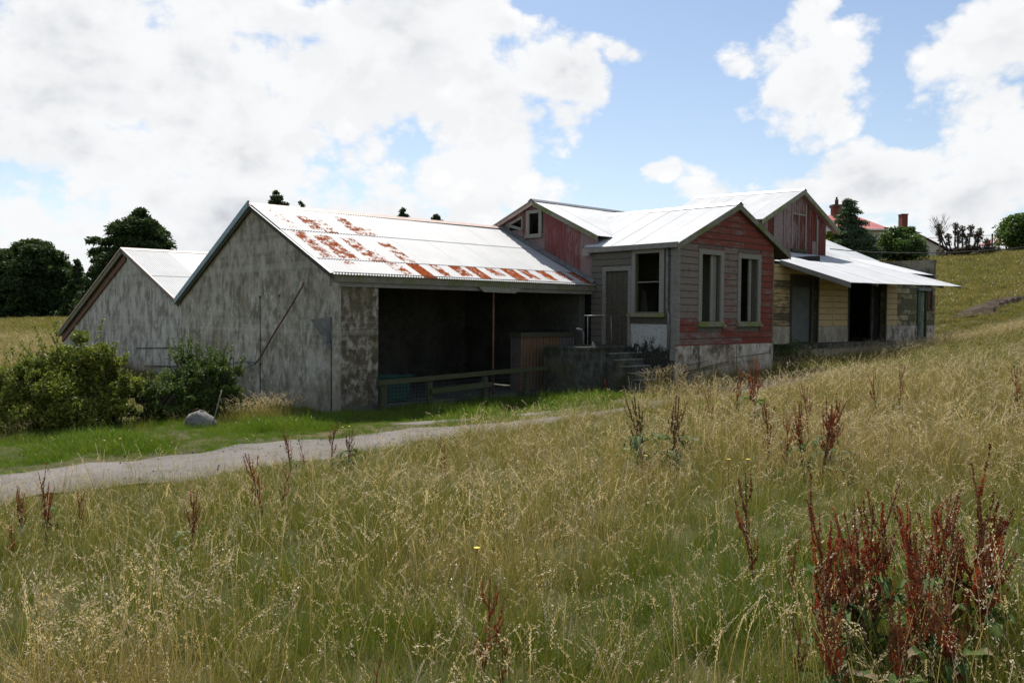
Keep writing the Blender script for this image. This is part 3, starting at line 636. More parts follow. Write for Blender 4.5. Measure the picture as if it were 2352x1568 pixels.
box(WG,'rear_wall',8.8,19.1,4.55,4.7,0,4.9,M['red_iron'])
box(WG,'front_wall',13.4,16.6,-.1,.0,0.5,4.2,M['grey'])
# ================================================================ weatherboard office
CT=Thing('weatherboard_cottage','small gabled office of peeling red and bare grey weatherboards on a concrete base','cottage',8.59,-2.99,.2)
rc=lambda a: 5.31-.45*abs(a-11.3)
A0,A1,B0,B1=8.59,13.36,-2.99,.06
doorL=(-1.33,-.50,1.22,3.35); winL=(-2.42,-1.58,2.20,3.80)
w1=(9.66,10.55,1.93,3.79); w2=(11.57,12.49,1.93,3.77)
wallgrid(CT,'side_wall','b',A0,.10,B0+.12,B1,.0,lambda b:3.93,[doorL,winL],M['grey'],peel=.9)
wallgrid(CT,'front_wall','a',B0,.10,A0,A1,.0,lambda a:rc(a)-.13,[w1,w2],M['grey'],knots=[11.3],peel=.9)
box(CT,'side_wall',A1-.1,A1,B0+.11,B1+.2,0,3.9,M['red'],peel=.5)
box(CT,'room_floor',A0+.1,A1-.1,B0+.1,1.4,1.12,1.2,M['wood_dark'])
box(CT,'ceiling',A0+.1,A1-.1,B0+.1,1.4,3.93,3.97,M['room'])
box(CT,'partition_wall',A0+.1,A1-.1,1.3,1.4,1.2,3.93,M['room'])
wallgrid(CT,'partition_wall','b',11.0,.08,-2.88,1.3,1.2,lambda b:3.93,[(-.6,.4,1.2,3.2)],M['room'])
# boards, front
pt=.1835; z=1.30; k=0
while z<5.1:
    zt=z+pt; ml=lambda zz:max(A0+.07,11.3-(5.20-zz)/.45); mr=lambda zz:min(A1,11.3+(5.20-zz)/.45)
    lo,hi=ml(z),mr(z)
    if hi-lo<.15: break
    for s0,s1 in spans(lo,hi,z,zt,[(9.50,10.71,1.80,3.95),(11.42,12.64,1.80,3.93)]):
        cuts=[s0]
        if s1-s0>3.2: cuts.append(s0+rnd.uniform(1.2,s1-s0-1.2))
        cuts.append(s1)
        for c0,c1 in zip(cuts[:-1],cuts[1:]):
            m=(c0+c1)/2; hz=(z-1.3)/2.6
            pl=.52-.18*max(0,(m-11)/2.4)-.10*(hz<.25)+(-.14 if hz>1.05 else 0)+(.08 if .35<hz<1 and m<10.7 else 0)+rnd.uniform(-.05,.05)
            tl,tr_=(max(ml(zt),c0) if c0==lo and z>3.6 else c0),(min(mr(zt),c1) if c1==hi and z>3.6 else c1)
            if tr_-tl<.02: continue
            board(CT,'a',B0,c0,c1-.004,z,zt,M['red'],top=(tl,tr_-.004),peel=pl)
    z=zt;k+=1
# boards, side
z=1.87-3*pt
while z<3.92:
    zt=min(z+pt,3.95)
    for s0,s1 in spans(-2.80,B1,z,zt,[(-1.44,-.38,1.2,3.47),(-2.62,-1.45,2.08,3.90),(-2.82,-1.40,.5,1.87)]):
        board(CT,'b',A0,s0,s1-.003,z,zt,M['grey'],peel=.75+rnd.uniform(-.05,.1))
    z=zt
def stainmat():
    m,t=newmat('whitewash_over_black_mould'); P=t.pos(); s_=t.n('ShaderNodeSeparateXYZ',i0=P)
    n=t.noise(t.scl(P,(3,3,1.4)),2.2,7,.72,.4); f=t.noise(P,16,6,.75)
    lv=t.m('ADD',t.m('SUBTRACT',s_.outputs[2],1.28),t.m('ADD',t.m('MULTIPLY',t.m('SUBTRACT',n,.5),1.5),t.m('MULTIPLY',t.m('SUBTRACT',f,.5),1.0)))
    c=t.mix(t.ramp(lv,-.10,.12),(.028,.027,.022),(.40,.40,.385)); c=t.mix(t.m('MULTIPLY',t.ramp(f,.5,.62),.6),c,(.09,.09,.075))
    finish(t,c,.95,.1,f,.4,.01); return m
M['stain']=stainmat()
box(CT,'base_wall',A0-.03,A0,-2.80,-1.42,.0,1.87,M['stain'])
wallgrid(CT,'base_wall','a',B0-.05,.05,A0-.05,A1,-.1,lambda a:1.29,[],M['conc_white'])
for p,q,h in (((8.7,.72),(9.9,.86),.02),((8.9,.58),(11.0,.80),.05),((8.6,.50),(10.4,.66),.03),((11.2,.90),(13.2,1.0),.02),((9.4,.62),(11.6,.76),.018)):
    beam(CT,'base_crack',(p[0],B0-.052,p[1]),(q[0],B0-.052,q[1]),.012,h,M['conc_dark'])
for a in (9.52,11.37): box(CT,'base_joint',a,a+.03,B0-.057,B0-.05,.35,1.28,M['conc_dark'])
box(CT,'water_table',A0-.06,A1+.01,B0-.045,B0-.003,1.285,1.325,M['red'],peel=.35)
# corner boards, eaves and barges
box(CT,'corner_board',A0-.035,A0+.075,B0-.04,B0-.0,1.32,3.95,M['wood_grey']); box(CT,'corner_board',A0-.036,A0-.002,B0+.001,-2.80,.9,3.93,M['wood_grey'])
box(CT,'corner_board',A1-.02,A1+.03,B0-.035,B0+.05,1.32,3.85,M['fascia'])
tube(CT,'downpipe',[(A0-.09,-2.72,3.90),(A0-.09,-2.72,2.3),(A0-.09,-2.78,2.1),(A0-.10,-2.80,1.2)],.035,M['steel_grey'])
box(CT,'fascia_board',8.40,8.44,-3.12,.28,3.90,4.04,M['wood_grey']); box(CT,'fascia_board',8.395,8.44,.02,.30,3.82,4.02,M['wood_pale'])
box(CT,'soffit',8.44,8.60,-3.0,.2,3.925,3.945,M['wood_dark'])
beam(CT,'barge_board',(8.42,-3.13,rc(8.42)-.09),(11.30,-3.13,rc(11.3)-.09),.035,.17,M['barge'])
beam(CT,'barge_board',(14.15,-3.13,rc(14.15)-.09),(11.30,-3.13,rc(11.3)-.09),.035,.17,M['barge'])
mk(CT,'verge_soffit',[(11.3,-3.11,5.14),(11.3,-2.98,5.14),(14.1,-2.98,3.88),(14.1,-3.11,3.88)],[(0,1,2,3)],M['wood_dark'])
mk(CT,'eave_soffit',[(13.36,-3.1,4.20),(14.12,-3.1,3.86),(14.12,0.3,3.86),(13.36,.3,4.20)],[(0,1,2,3)],M['wood_dark'])
bend=lambda d:1.95-(d/2.9)*1.75
for i in range(7):
    s0=-3.15+i*.765; s1=min(s0+.78,1.9)
    for sg in (-1,1):
        W_=2.90
        def Pf(s,e,sg=sg):
            lim=min(1.,max(.02,(1.95-s)/1.75)) if s>.2 else 1.
            d=e*W_*lim
            return (11.3+sg*d,s,5.31+.018*(s+3)-.45*d)
        if s1-s0>.1: corr(CT,'roof_sheet',Pf,s0,s1,(sg*.41,0,.91),M['roof2'] if sg<0 else M['roof'])
mk(CT,'ridge_cap',[(11.13,-3.16,5.26),(11.13,1.8,5.33),(11.3,1.8,5.43),(11.3,-3.16,5.36),(11.47,-3.16,5.26),(11.47,1.8,5.33)],[(3,2,1,0),(4,5,2,3)],M['galv'])
# windows and door
def window_a(o,frame,T=CT,pl=B0,mt=M['wood_pale'],sashes=()):
    o0,o1,z0,z1=o;f0,f1,fz0,fz1=frame
    w_=box(T,'window',f0,o0,pl-.045,pl-.0,fz0,fz1,mt)
    for args in ((o1,f1,pl-.045,pl-.0,fz0,fz1),(o0,o1,pl-.044,pl-.001,z1,fz1)): box(T,'casing',*args,mt,parent=w_)
    box(T,'head_trim',f0-.03,f1+.03,pl-.06,pl-.0,fz1+.001,fz1+.03,M['red'],parent=w_,peel=.4)
    box(T,'sill',f0-.04,f1+.05,pl-.12,pl+.1,fz0-.06,fz0+.0,M['sill'],parent=w_)
    box(T,'sill_apron',f0,f1,pl-.07,pl-.0,fz0-.0,z0+.01,M['sill'],parent=w_)
    for a0,a1,y0,za,zb,m_ in sashes: box(T,'sash',a0,a1,pl+y0,pl+y0+.04,za,zb,m_,parent=w_)
    return w_
window_a(w1,(9.50,10.71,1.86,3.94),sashes=((9.66,9.70,.03,1.95,3.78,M['wood_dark']),(10.20,10.31,.05,1.95,3.78,M['wood_pale']),(10.36,10.50,.08,1.95,3.78,M['wood_grey'])))
window_a(w2,(11.42,12.64,1.86,3.92),sashes=((12.12,12.19,.05,1.95,3.76,M['wood_grey']),(12.22,12.29,.07,1.95,3.76,M['wood_pale']),(12.36,12.48,.09,1.95,3.76,M['wood_dark'])))
wl=box(CT,'window',A0-.045,A0,-2.58,winL[0],2.12,3.90,M['wood_pale'])
for ar in ((-1.58,-1.46,2.12,3.90),(-2.42,-1.58,3.80,3.90)): box(CT,'casing',A0-.044,A0,*ar,M['wood_pale'],parent=wl)
box(CT,'sill',A0-.12,A0+.1,-2.66,-1.36,2.06,2.16,M['sill'],parent=wl)
box(CT,'sash',A0+.03,A0+.07,-1.62,-1.58,2.2,3.8,M['wood_green'],parent=wl); box(CT,'sash',A0+.03,A0+.06,-2.42,-1.62,3.0,3.03,M['wood_grey'],parent=wl)
box(CT,'sill_board',A0-.05,A0,-2.80,-1.42,1.87,2.06,M['wood_dark'])
dr=box(CT,'door',A0+.03,A0+.07,-1.31,-.52,1.23,3.33,M['wood_dark'])
for i in range(4): box(CT,'door_plank',A0+.018,A0+.03,-1.30+i*.198,-1.30+i*.198+.188,1.25,3.31,M['wood_dark'],parent=dr)
for ar in ((-1.45,-1.33,1.2,3.47),(-.50,-.38,1.2,3.47),(-1.33,-.50,3.35,3.47)): box(CT,'casing',A0-.04,A0,*ar,M['wood_grey'],parent=dr)
box(CT,'threshold',A0-.05,A0+.1,-1.4,-.45,1.17,1.225,M['wood_green'],parent=dr)
lp=Thing('leaning_plank','dark slanting plank leaning inside the side window of the cottage','plank',8.8,-1.8,1.3)
prism(lp,'plank_body',[(-1.62,1.3),(-2.02,1.3),(-1.80,2.75),(-1.68,2.85)],'a',8.75,8.79,M['dark'])
# ================================================================ concrete steps and handrail
M['conc_step']=concrete('grey_step_concrete',(.10,.10,.088),(.20,.20,.18),(.04,.04,.03),(.08,.075,.03),lightamt=.5,brownamt=.5); M['conc_tread']=concrete('pale_tread_concrete',(.26,.26,.24),(.36,.36,.34),(.12,.12,.09),(.15,.14,.07),lightamt=.5,brownamt=.4)
ST=Thing('concrete_steps','mossy concrete landing with steps down from the grey cottage door','steps',7.6,-1.4,-.05)
box(ST,'landing',6.56,8.555,-1.45,-.02,-.3,1.19,M['conc_dark']); box(ST,'landing_slab',6.53,8.556,-1.49,-.02,1.192,1.25,M['conc_dark'])
for i in range(6):
    box(ST,'step',7.56+.0*i,8.553,-1.46-.235*(i+1),-1.46-.235*i-.002,-.3,1.05-.165*i,M['conc_step'])
    box(ST,'tread',7.54,8.552,-1.48-.235*(i+1),-1.46-.235*i-.004,1.051-.165*i,1.075-.165*i,M['conc_tread'])  # tread tops in a paler concrete than the steps below
mk(ST,'fallen_chip',[(7.0,-1.4,1.25),(7.18,-1.38,1.25),(7.2,-1.3,1.36),(7.12,-1.3,1.40),(7.05,-1.35,1.25)],[(0,1,2,3,4)],M['wood_pale'])
HR=Thing('handrail','thin galvanised pipe handrail on the concrete landing','handrail',6.9,-1.38,1.2)
tube(HR,'top_bar',[(6.72,-1.38,2.08),(7.78,-1.38,2.08)],.017,M['galv']); tube(HR,'upright',[(6.86,-1.38,1.22),(6.86,-1.38,2.08)],.014,M['steel_grey']); tube(HR,'upright',[(7.86,-1.36,1.22),(7.79,-1.38,2.08)],.014,M['galv'])
tube(HR,'bent_pipe',[(7.1,-1.0,1.22),(7.1,-1.0,1.60),(7.02,-1.0,1.70),(6.85,-1.0,1.72)],.03,M['steel_grey'])
# ================================================================ loading wing
LW=Thing('loading_wing','long cream boarded loading wing with white lean-to roof and canopy over the dock','building',13.4,-1.72,.4)
BW=-1.72
ops=[(16.75,18.54,1.18,3.45),(20.97,24.09,1.12,3.40),(27.25,28.18,1.2,3.22),(28.32,28.78,2.42,3.28)]
wallgrid(LW,'front_wall','a',BW,.18,13.38,29.14,.0,lambda a:3.86,ops,M['cream_block'],peel=.5)
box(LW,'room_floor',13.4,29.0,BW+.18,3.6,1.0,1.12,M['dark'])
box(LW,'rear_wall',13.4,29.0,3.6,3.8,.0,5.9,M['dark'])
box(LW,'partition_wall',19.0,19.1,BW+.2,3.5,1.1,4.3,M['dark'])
wallgrid(LW,'end_wall','b',28.96,.22,BW-.0,5.2,.0,lambda b: 4.60,[],M['conc_par'])
mk(LW,'parapet_coping',boxv(28.93,29.21,BW-.03,5.2,4.60,4.64),BF,M['conc_par'])
z=1.76; pz=.222
while z<3.84:
    zt=min(z+pz,3.86)
    for s0,s1 in spans(13.4,25.2,z,zt,[(16.62,18.62,0,3.55),(20.87,24.19,0,3.5)]):
        cuts=[s0]+([19.70] if s0<19.7<s1 else [])+[s1]
        for c0,c1 in zip(cuts[:-1],cuts[1:]):
            pl=.12+(.32 if c0<14 and z<3.2 else 0)+(.16 if c1>24.5 else 0)+rnd.uniform(-.06,.08)
            board(LW,'a',BW,c0,c1-.004,z,zt,M['cream'],peel=pl)
    for s0,s1 in spans(25.2,29.12,z,zt,[(27.15,28.28,0,3.34),(28.28,28.84,2.4,3.3)]):
        a=s0; off=rnd.uniform(.3,.75)
        while a<s1-.02:
            e=min(a+off,s1); off=.78
            board(LW,'a',BW,a,e-.012,z,zt-.008,M['cream_block'],name='block',peel=.50+rnd.uniform(-.2,.12)+(.12 if a>26 else 0))
            a=e
    z=zt
box(LW,'cover_batten',19.67,19.73,BW-.04,BW-.001,1.76,3.84,M['cream'],peel=.2)
for a0,a1 in ((13.38,16.72),(18.60,20.95),(24.12,27.22),(28.22,29.15)): box(LW,'concrete_panel',a0,a1,BW-.035,BW-.0,.2,1.755,M['conc_cream'] if a0<24 else M['conc_white'])
rd=box(LW,'roller_door',16.75,18.10,BW+.06,BW+.08,1.2,3.42,M['roller'])
for i in range(22): box(LW,'roller_slat',16.76,18.10,BW+.035,BW+.06,1.21+i*.088,1.21+i*.088+.078,M['roller'],parent=rd)
mk(LW,'roller_drum',boxv(16.76,18.10,BW+.02,BW+.3,3.12,3.44),BF,M['wood_dark'],rd)
for ar in ((16.64,16.75,1.2,3.55),(18.10,18.24,1.2,3.45),(18.54,18.62,1.2,3.55),(16.75,18.54,3.45,3.55)): box(LW,'door_frame',ar[0],ar[1],BW-.05,BW+.02,ar[2],ar[3],M['wood_dark'])
for ar in ((20.88,20.97,1.12,3.5),(24.09,24.19,1.12,3.5),(20.97,24.09,3.40,3.5)): box(LW,'door_frame',ar[0],ar[1],BW-.05,BW+.06,ar[2],ar[3],M['wood_dark'])
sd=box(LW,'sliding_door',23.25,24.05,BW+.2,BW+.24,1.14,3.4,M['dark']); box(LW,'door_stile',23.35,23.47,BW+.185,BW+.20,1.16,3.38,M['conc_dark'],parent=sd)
gd=box(LW,'green_door',27.33,28.10,BW+.05,BW+.09,1.2,3.20,M['green_paint'],peel=.36)
for i in range(4): box(LW,'door_plank',27.34+i*.19,27.34+i*.19+.18,BW+.036,BW+.05,1.22,3.18,M['green_paint'],parent=gd,peel=.30+.06*i)
for ar in ((27.22,27.33,1.15,3.26),(28.10,28.20,1.15,3.26)): box(LW,'door_frame',ar[0],ar[1],BW-.05,BW+.05,ar[2],ar[3],M['wood_green'])
box(LW,'door_head',27.15,28.42,BW-.12,BW-.0,3.24,3.36,M['steel_grey'])
wd_=box(LW,'boarded_window',28.36,28.74,BW+.03,BW+.05,2.44,3.24,M['red'],peel=.2)
for ar in ((28.28,28.36,2.38,3.30),(28.74,28.84,2.38,3.30),(28.36,28.74,2.38,2.44)): box(LW,'casing',ar[0],ar[1],BW-.05,BW+.02,ar[2],ar[3],M['wood_dark'],parent=wd_)
box(LW,'dock_slab',15.6,23.6,-2.42,BW-.04,1.02,1.17,M['conc_dark']); box(LW,'dock_base',15.7,23.5,-2.34,BW-.04,.1,1.02,M['conc_cream'])
# roofs
can=lambda s,e:(s,-4.19+2.62*e,(3.18+.0139*(s-15.92))*(1-e)+4.07*e)
NR=(0,-.3,.95)
i=0;a=15.92
while a<25.26:
    e=min(a+.775,25.27); corr(LW,'canopy_sheet',lambda s,e_:(can(s,e_)[0],can(s,e_)[1]+(.05*math.sin(s*1.1) if e_==0 else 0),can(s,e_)[2]+.004*(i%2)),a,e,NR,M['roof2']); a=e-.0;i+=1
a=13.45;i=0
while a<28.9:
    e=min(a+.775,28.97); corr(LW,'roof_sheet',lambda s,e_:(s,-1.80+2.66*e_,3.945+.745*e_+.003*(i%2)),a,e,NR,M['roof2']); a=e;i+=1
a=23.86
while a<28.95:
    e=min(a+.775,29.30); corr(LW,'roof_sheet',lambda s,e_:(s,.83+4.1*e_,4.685+1.82*e_),a,e,(0,-.4,.9),M['roof2']); a=e
beam(LW,'verge_board',(29.02,-1.8,3.90),(29.02,.84,4.65),.03,.06,M['rust_pink']); beam(LW,'verge_board',(29.30,.84,4.66),(29.30,4.9,6.47),.03,.06,M['rust_pink'])
beam(LW,'canopy_barge',(15.94,-4.19,3.09),(15.94,-1.60,3.97),.05,.15,M['wood_grey'])
beam(LW,'canopy_barge',(25.25,-4.19,3.25),(25.25,-1.72,3.98),.04,.08,M['rust_pink'])
beam(LW,'canopy_purlin',(15.95,-3.6,3.33),(25.2,-3.6,3.43),.05,.07,M['wood_dark']); beam(LW,'canopy_purlin',(15.95,-2.7,3.62),(25.2,-2.7,3.68),.05,.07,M['wood_dark'])
for k_,a in enumerate((18.3,20.6,22.0,23.1,24.2)): beam(LW,'canopy_rafter',(a,-4.0 if k_<3 else -3.9,3.15+.0139*(a-15.9)),(a,-1.72,3.92),.05,.12,M['wood_pale'])
# raised gable block
bz=.68
rb=lambda a: 7.16-.46*abs(a-21.52)
wallgrid(LW,'block_wall','a',bz,.12,19.2,23.8,4.4,lambda a:rb(a)-.12,[],M['brown_iron'],knots=[21.52],peel=.9)
box(LW,'block_wall',19.2,19.3,bz+.12,5.4,4.4,5.95,M['brown_iron'],peel=.5); box(LW,'block_wall',23.7,23.8,bz+.12,5.4,4.4,5.95,M['brown_iron'],peel=.5)
edges=[(19.22,19.62,.25),(19.66,20.32,.66),(20.40,20.95,.30),(21.03,21.49,.40),(21.55,22.02,.42),(22.12,22.52,.36),(22.60,22.95,.33),(23.08,23.78,.32)]
def panel(a0,a1,z0,z1f,pl,y=.0): 
    n=4; V=[];
    for i in range(n+1):
        a=a0+(a1-a0)*i/n; V+=[(a,bz-.015-y,z0),(a,bz-.015-y,z1f(a)),(a,bz-.001,z0),(a,bz-.001,z1f(a))]
    Fc=[]
    for i in range(n):
        q=i*4; Fc+=[(q,q+4,q+5,q+1),(q+1,q+5,q+7,q+3)]
    Fc+=[(0,1,3,2),(n*4,n*4+2,n*4+3,n*4+1)]
    mk(LW,'wall_panel',V,Fc,M['brown_iron'],peel=pl)
top=lambda a:rb(a)-.10
for i,(a0,a1,pl) in enumerate(edges):
    if i==2: panel(a0,a1,4.55,lambda a:6.28,.50); panel(a0,a1,6.29,top,.80)
    elif i==3: panel(a0,a1,4.78,lambda a:6.16,.42); panel(a0,a1,6.24,top,.48)
    elif i==4: panel(a0,a1,4.78,lambda a:6.14,.38); panel(a0,a1,6.20,top,.45)
    elif i==6: panel(a0,a1,4.60,lambda a:5.18,.85); panel(a0,a1,5.19,top,.18)
    elif i==1: panel(a0,a1,4.55,top,.66)
    else: panel(a0,a1,4.55,top,pl)
for a0,a1,z0,z1,m_ in ((19.62,19.66,4.5,6.1,M['wood_grey']),(20.33,20.39,4.5,6.4,M['wood_grey']),(20.96,21.03,4.6,6.75,M['wood_pale']),(21.49,21.54,4.8,6.9,M['wood_grey']),(22.03,22.11,4.6,6.65,M['wood_pale']),(22.53,22.59,4.6,6.45,M['red']),(22.97,23.07,4.6,6.1,M['wood_pale'])):
    box(LW,'cover_batten',a0,a1,bz-.045,bz-.016,z0,min(z1,top((a0+a1)/2)-.02),m_)
box(LW,'hatch_rail',20.98,22.08,bz-.055,bz-.046,6.16,6.22,M['wood_pale']); box(LW,'hatch_sill',20.9,22.1,bz-.11,bz-.0,4.68,4.79,M['wood_green'])
beam(LW,'barge_board',(18.45,bz-.24,rb(18.45)-.10),(21.52,bz-.24,7.06),.04,.19,M['barge']); beam(LW,'barge_board',(24.52,bz-.24,rb(24.52)-.10),(21.52,bz-.24,7.06),.04,.19,M['barge'])
mk(LW,'verge_soffit',[(21.52,bz-.22,6.97),(21.52,bz,6.97),(24.5,bz,5.62),(24.5,bz-.22,5.62)],[(0,1,2,3)],M['rust'])
mk(LW,'verge_soffit',[(18.5,bz-.22,5.62),(18.5,bz,5.62),(21.52,bz,6.97),(21.52,bz-.22,6.97)],[(0,1,2,3)],M['rust'])
for i in range(7):
    s0=bz-.27+i*.77; s1=min(s0+.775,5.6)
    for sg in (-1,1): corr(LW,'block_roof_sheet',lambda s,e,sg=sg:(21.52+sg*3.06*e,s,7.16+.04*(s-.68)-.46*3.06*e),s0,s1,(sg*.42,0,.9),M['roof2'])
mk(LW,'block_ridge_cap',[(21.36,.40,7.10),(21.36,5.6,7.30),(21.52,5.6,7.40),(21.52,.40,7.20),(21.68,.40,7.10),(21.68,5.6,7.30)],[(3,2,1,0),(4,5,2,3)],M['galv'])
# power line
PL=Thing('power_line','thin twisted black power cable running from the gable block across the hillside','cable',23.9,.55,4.9)
ax_,ay_,_=Lw(23.82,.5); e_=toL(21.5,31.5)
pts=[]
for i in range(25):
    t=i/24; a=23.82+(e_[0]-23.82)*t; b=.5+(e_[1]-.5)*t; pts.append((a,b,4.93*(1-t)+5.06*t-.55*4*t*(1-t)*.55+.012*math.sin(i*2.4)))
tube(PL,'cable_span',pts,.018,M['pole'],n=5)
px_,py_,pz_=Lw(e_[0],e_[1],0); gp=gz(px_,py_)
PP=Thing('power_pole','plain timber power pole on the hillside carrying the black cable','pole',px_,py_,gp,world=True)
tube(PP,'shaft',[(px_,py_,gp-.3),(px_,py_,5.5)],.13,M['pole'],n=10)
# ================================================================ farmhouse on the hill
def W_(name,label,cat,x,y,z=None,group=None): return Thing(name,label,cat,x,y,gz(x,y) if z is None else z,group,world=True)
FH=W_('farmhouse','cream weatherboard farmhouse with pinkish red roof and two chimneys on the hilltop','house',35,84)
gy=8.0
wallgrid(FH,'wall','a',81,.2,26.9,35.9,7.0,lambda a:10.55,[(34.55,35.5,8.9,9.62)],M['house_wall'])
box(FH,'wall',26.9,27.1,81.2,89,7.0,10.55,M['house_wall']); box(FH,'wall',35.7,35.9,81.2,89,7.0,10.55,M['house_wall'])
for i in range(9): box(FH,'board_course',26.85,35.95,80.97,81,7.9+i*.31,7.93+i*.31,M['house_wall']) if i not in (3,4) else None
wn=box(FH,'window',34.5,35.55,80.96,81,8.84,9.68,M['white_paint'])
for a0,a1 in ((34.56,35.02),(35.08,35.54)):
    box(FH,'pane',a0,a1,80.94,80.958,8.9,9.25,M['glass'],parent=wn); box(FH,'pane',a0,a1,80.94,80.958,9.29,9.62,M['glass'],parent=wn)
ev=[(26.3,80.4),(36.5,80.4),(36.5,89.6),(26.3,89.6)]
V=[(x,y,10.57) for x,y in ev]+[(33.2,85,12.72),(34.0,85,12.72)]
mk(FH,'roof',V,[(0,1,5,4),(1,2,5),(2,3,4,5),(3,0,4),(3,2,1,0)],M['red_roof'])
box(FH,'gutter',26.25,36.55,80.32,80.42,10.46,10.59,M['white_paint'])
ch=box(FH,'chimney',32.1,32.98,83.5,84.3,11.6,13.1,M['brick'])
box(FH,'chimney_cap',32.0,33.08,83.4,84.4,13.05,13.32,M['soot'],parent=ch); tube(FH,'chimney_pot',[(32.54,83.9,13.3),(32.54,83.9,13.85)],.18,M['soot'],parent=ch); tube(FH,'chimney_pot',[(32.54,83.9,13.8),(32.54,83.9,14.1)],.10,M['soot'],parent=ch)
box(FH,'chimney_flashing',31.95,33.3,83.3,83.5,11.55,11.85,M['dull_red_roof'],parent=ch)
wallgrid(FH,'wall','a',80.6,.2,35.92,41.8,7.0,lambda a:10.25 if a<39.3 else 9.95-.5*(a-39.3),[],M['house_wall'],knots=[39.29,39.31])
mk(FH,'roof',[(35.9,80.3,10.75),(39.5,80.3,10.25),(39.5,86,10.25),(35.9,86,10.75)],[(0,1,2,3)],M['dull_red_roof'])
mk(FH,'roof',[(39.3,80.3,10.08),(42.3,80.3,8.6),(42.3,86,8.6),(39.3,86,10.08)],[(0,1,2,3)],M['dull_red_roof'])
box(FH,'door',38.9,39.3,80.56,80.6,7.5,8.7,M['steel_grey'])
for i in range(6): box(FH,'board_course',36.0,38.85,80.57,80.6,8.0+i*.33,8.03+i*.33,M['house_wall'])
c2=box(FH,'chimney',38.0,38.56,81.4,82.2,10.5,12.12,M['brick']); box(FH,'chimney_cap',37.96,38.60,81.36,82.24,12.08,12.18,M['soot'],parent=c2)
GZ=W_('gazebo','small pavilion with dull red pyramid roof and white hips behind the hilltop fence','gazebo',64.4,110)
g0=9.6
mk(GZ,'roof',[(62.3,108.1,11.75),(66.5,108.1,11.75),(66.5,112,11.75),(62.3,112,11.75),(64.4,110,13.0)],[(0,1,4),(1,2,4),(2,3,4),(3,0,4),(3,2,1,0)],M['dull_red_roof'])
for q in ((62.3,108.1),(66.5,108.1)): beam(GZ,'hip_strip',(q[0],q[1]-.03,11.78),(64.4,109.95,13.06),.12,.06,M['white_paint'])
tube(GZ,'finial',[(64.4,110,13.0),(64.4,110,13.35)],.06,M['white_paint'])
for q in ((62.6,108.4),(66.2,108.4),(62.6,111.7),(66.2,111.7)): box(GZ,'corner_post',q[0]-.08,q[0]+.08,q[1]-.08,q[1]+.08,9,11.75,M['white_paint'])
box(GZ,'side_wall',62.7,66.1,108.5,108.6,9,11.0,M['brick'])
HF=W_('netting_fence','low dark netting fence along the crest of the hill','fence',50,86)
fx=[(41.5+2.3*i,84.5+.9*i) for i in range(17)]
mp=[]
for i,(x,y) in enumerate(fx):
    g=gz(x,y); h=1.75 if i!=7 else 2.5
    box(HF,'fence_post',x-.06,x+.06,y-.06,y+.06,g-.3,g+h+.5,M['pole'])
    if i+1<len(fx):
        x2,y2=fx[i+1]; g2=gz(x2,y2)
        beam(HF,'top_wire',(x,y,g+2.1),(x2,y2,g2+2.1-.15*math.sin(i)),.03,.04,M['pole'])
        for k in range(7): mp.append((beamv((x,y,g+.5+.25*k),(x2,y2,g2+.5+.25*k),.012,.012),BF))
        for k in range(9):
            t=k/9; mp.append((beamv((x+(x2-x)*t,y+(y2-y)*t,g+.3),(x+(x2-x)*t,y+(y2-y)*t,g+2.05),.012,.012,(1,0,0)),BF))
setkind(multi(HF,'netting',mp,M['steel_grey']),'stuff')
# ================================================================ foliage
def leaf_mesh(name,C,size,mat,flat=0.,tri=False,droop=0.):
    """rhombic leaves at centres C (n,3) with size (n,)"""
    n=len(C); N=RG.normal(size=(n,3)); N[:,2]+=flat*np.sign(RG.normal(size=n)+.8)*1.5
    N/=np.linalg.norm(N,axis=1)[:,None]
    A=np.cross(N,RG.normal(size=(n,3))); A/=np.linalg.norm(A,axis=1)[:,None]
    Bv=np.cross(N,A); s=np.asarray(size).reshape(-1,1)
    pts=np.stack([C-A*s,C+Bv*s*.42+N*s*.08,C+A*s,C-Bv*s*.42+N*s*.08],1)
    pts[:,2,2]-=droop*s[:,0]
    me=bpy.data.meshes.new(name); me.vertices.add(4*n); me.vertices.foreach_set('co',pts.astype(np.float32).ravel())
    me.loops.add(4*n); me.loops.foreach_set('vertex_index',np.arange(4*n,dtype=np.int32))
    me.polygons.add(n); me.polygons.foreach_set('loop_start',np.arange(0,4*n,4,dtype=np.int32))
    me.materials.append(mat); me.update(calc_edges=True); return me
def addmesh(T,name,me,parent=None):
    o=bpy.data.objects.new(name,me); COL.objects.link(o); o.parent=parent or T.o; return o
def ell(c,r,n,shell=.55):
    v=RG.normal(size=(n,3)); v/=np.linalg.norm(v,axis=1)[:,None]
    return np.array(c)+v*(RG.random((n,1))**shell)*np.array(r)
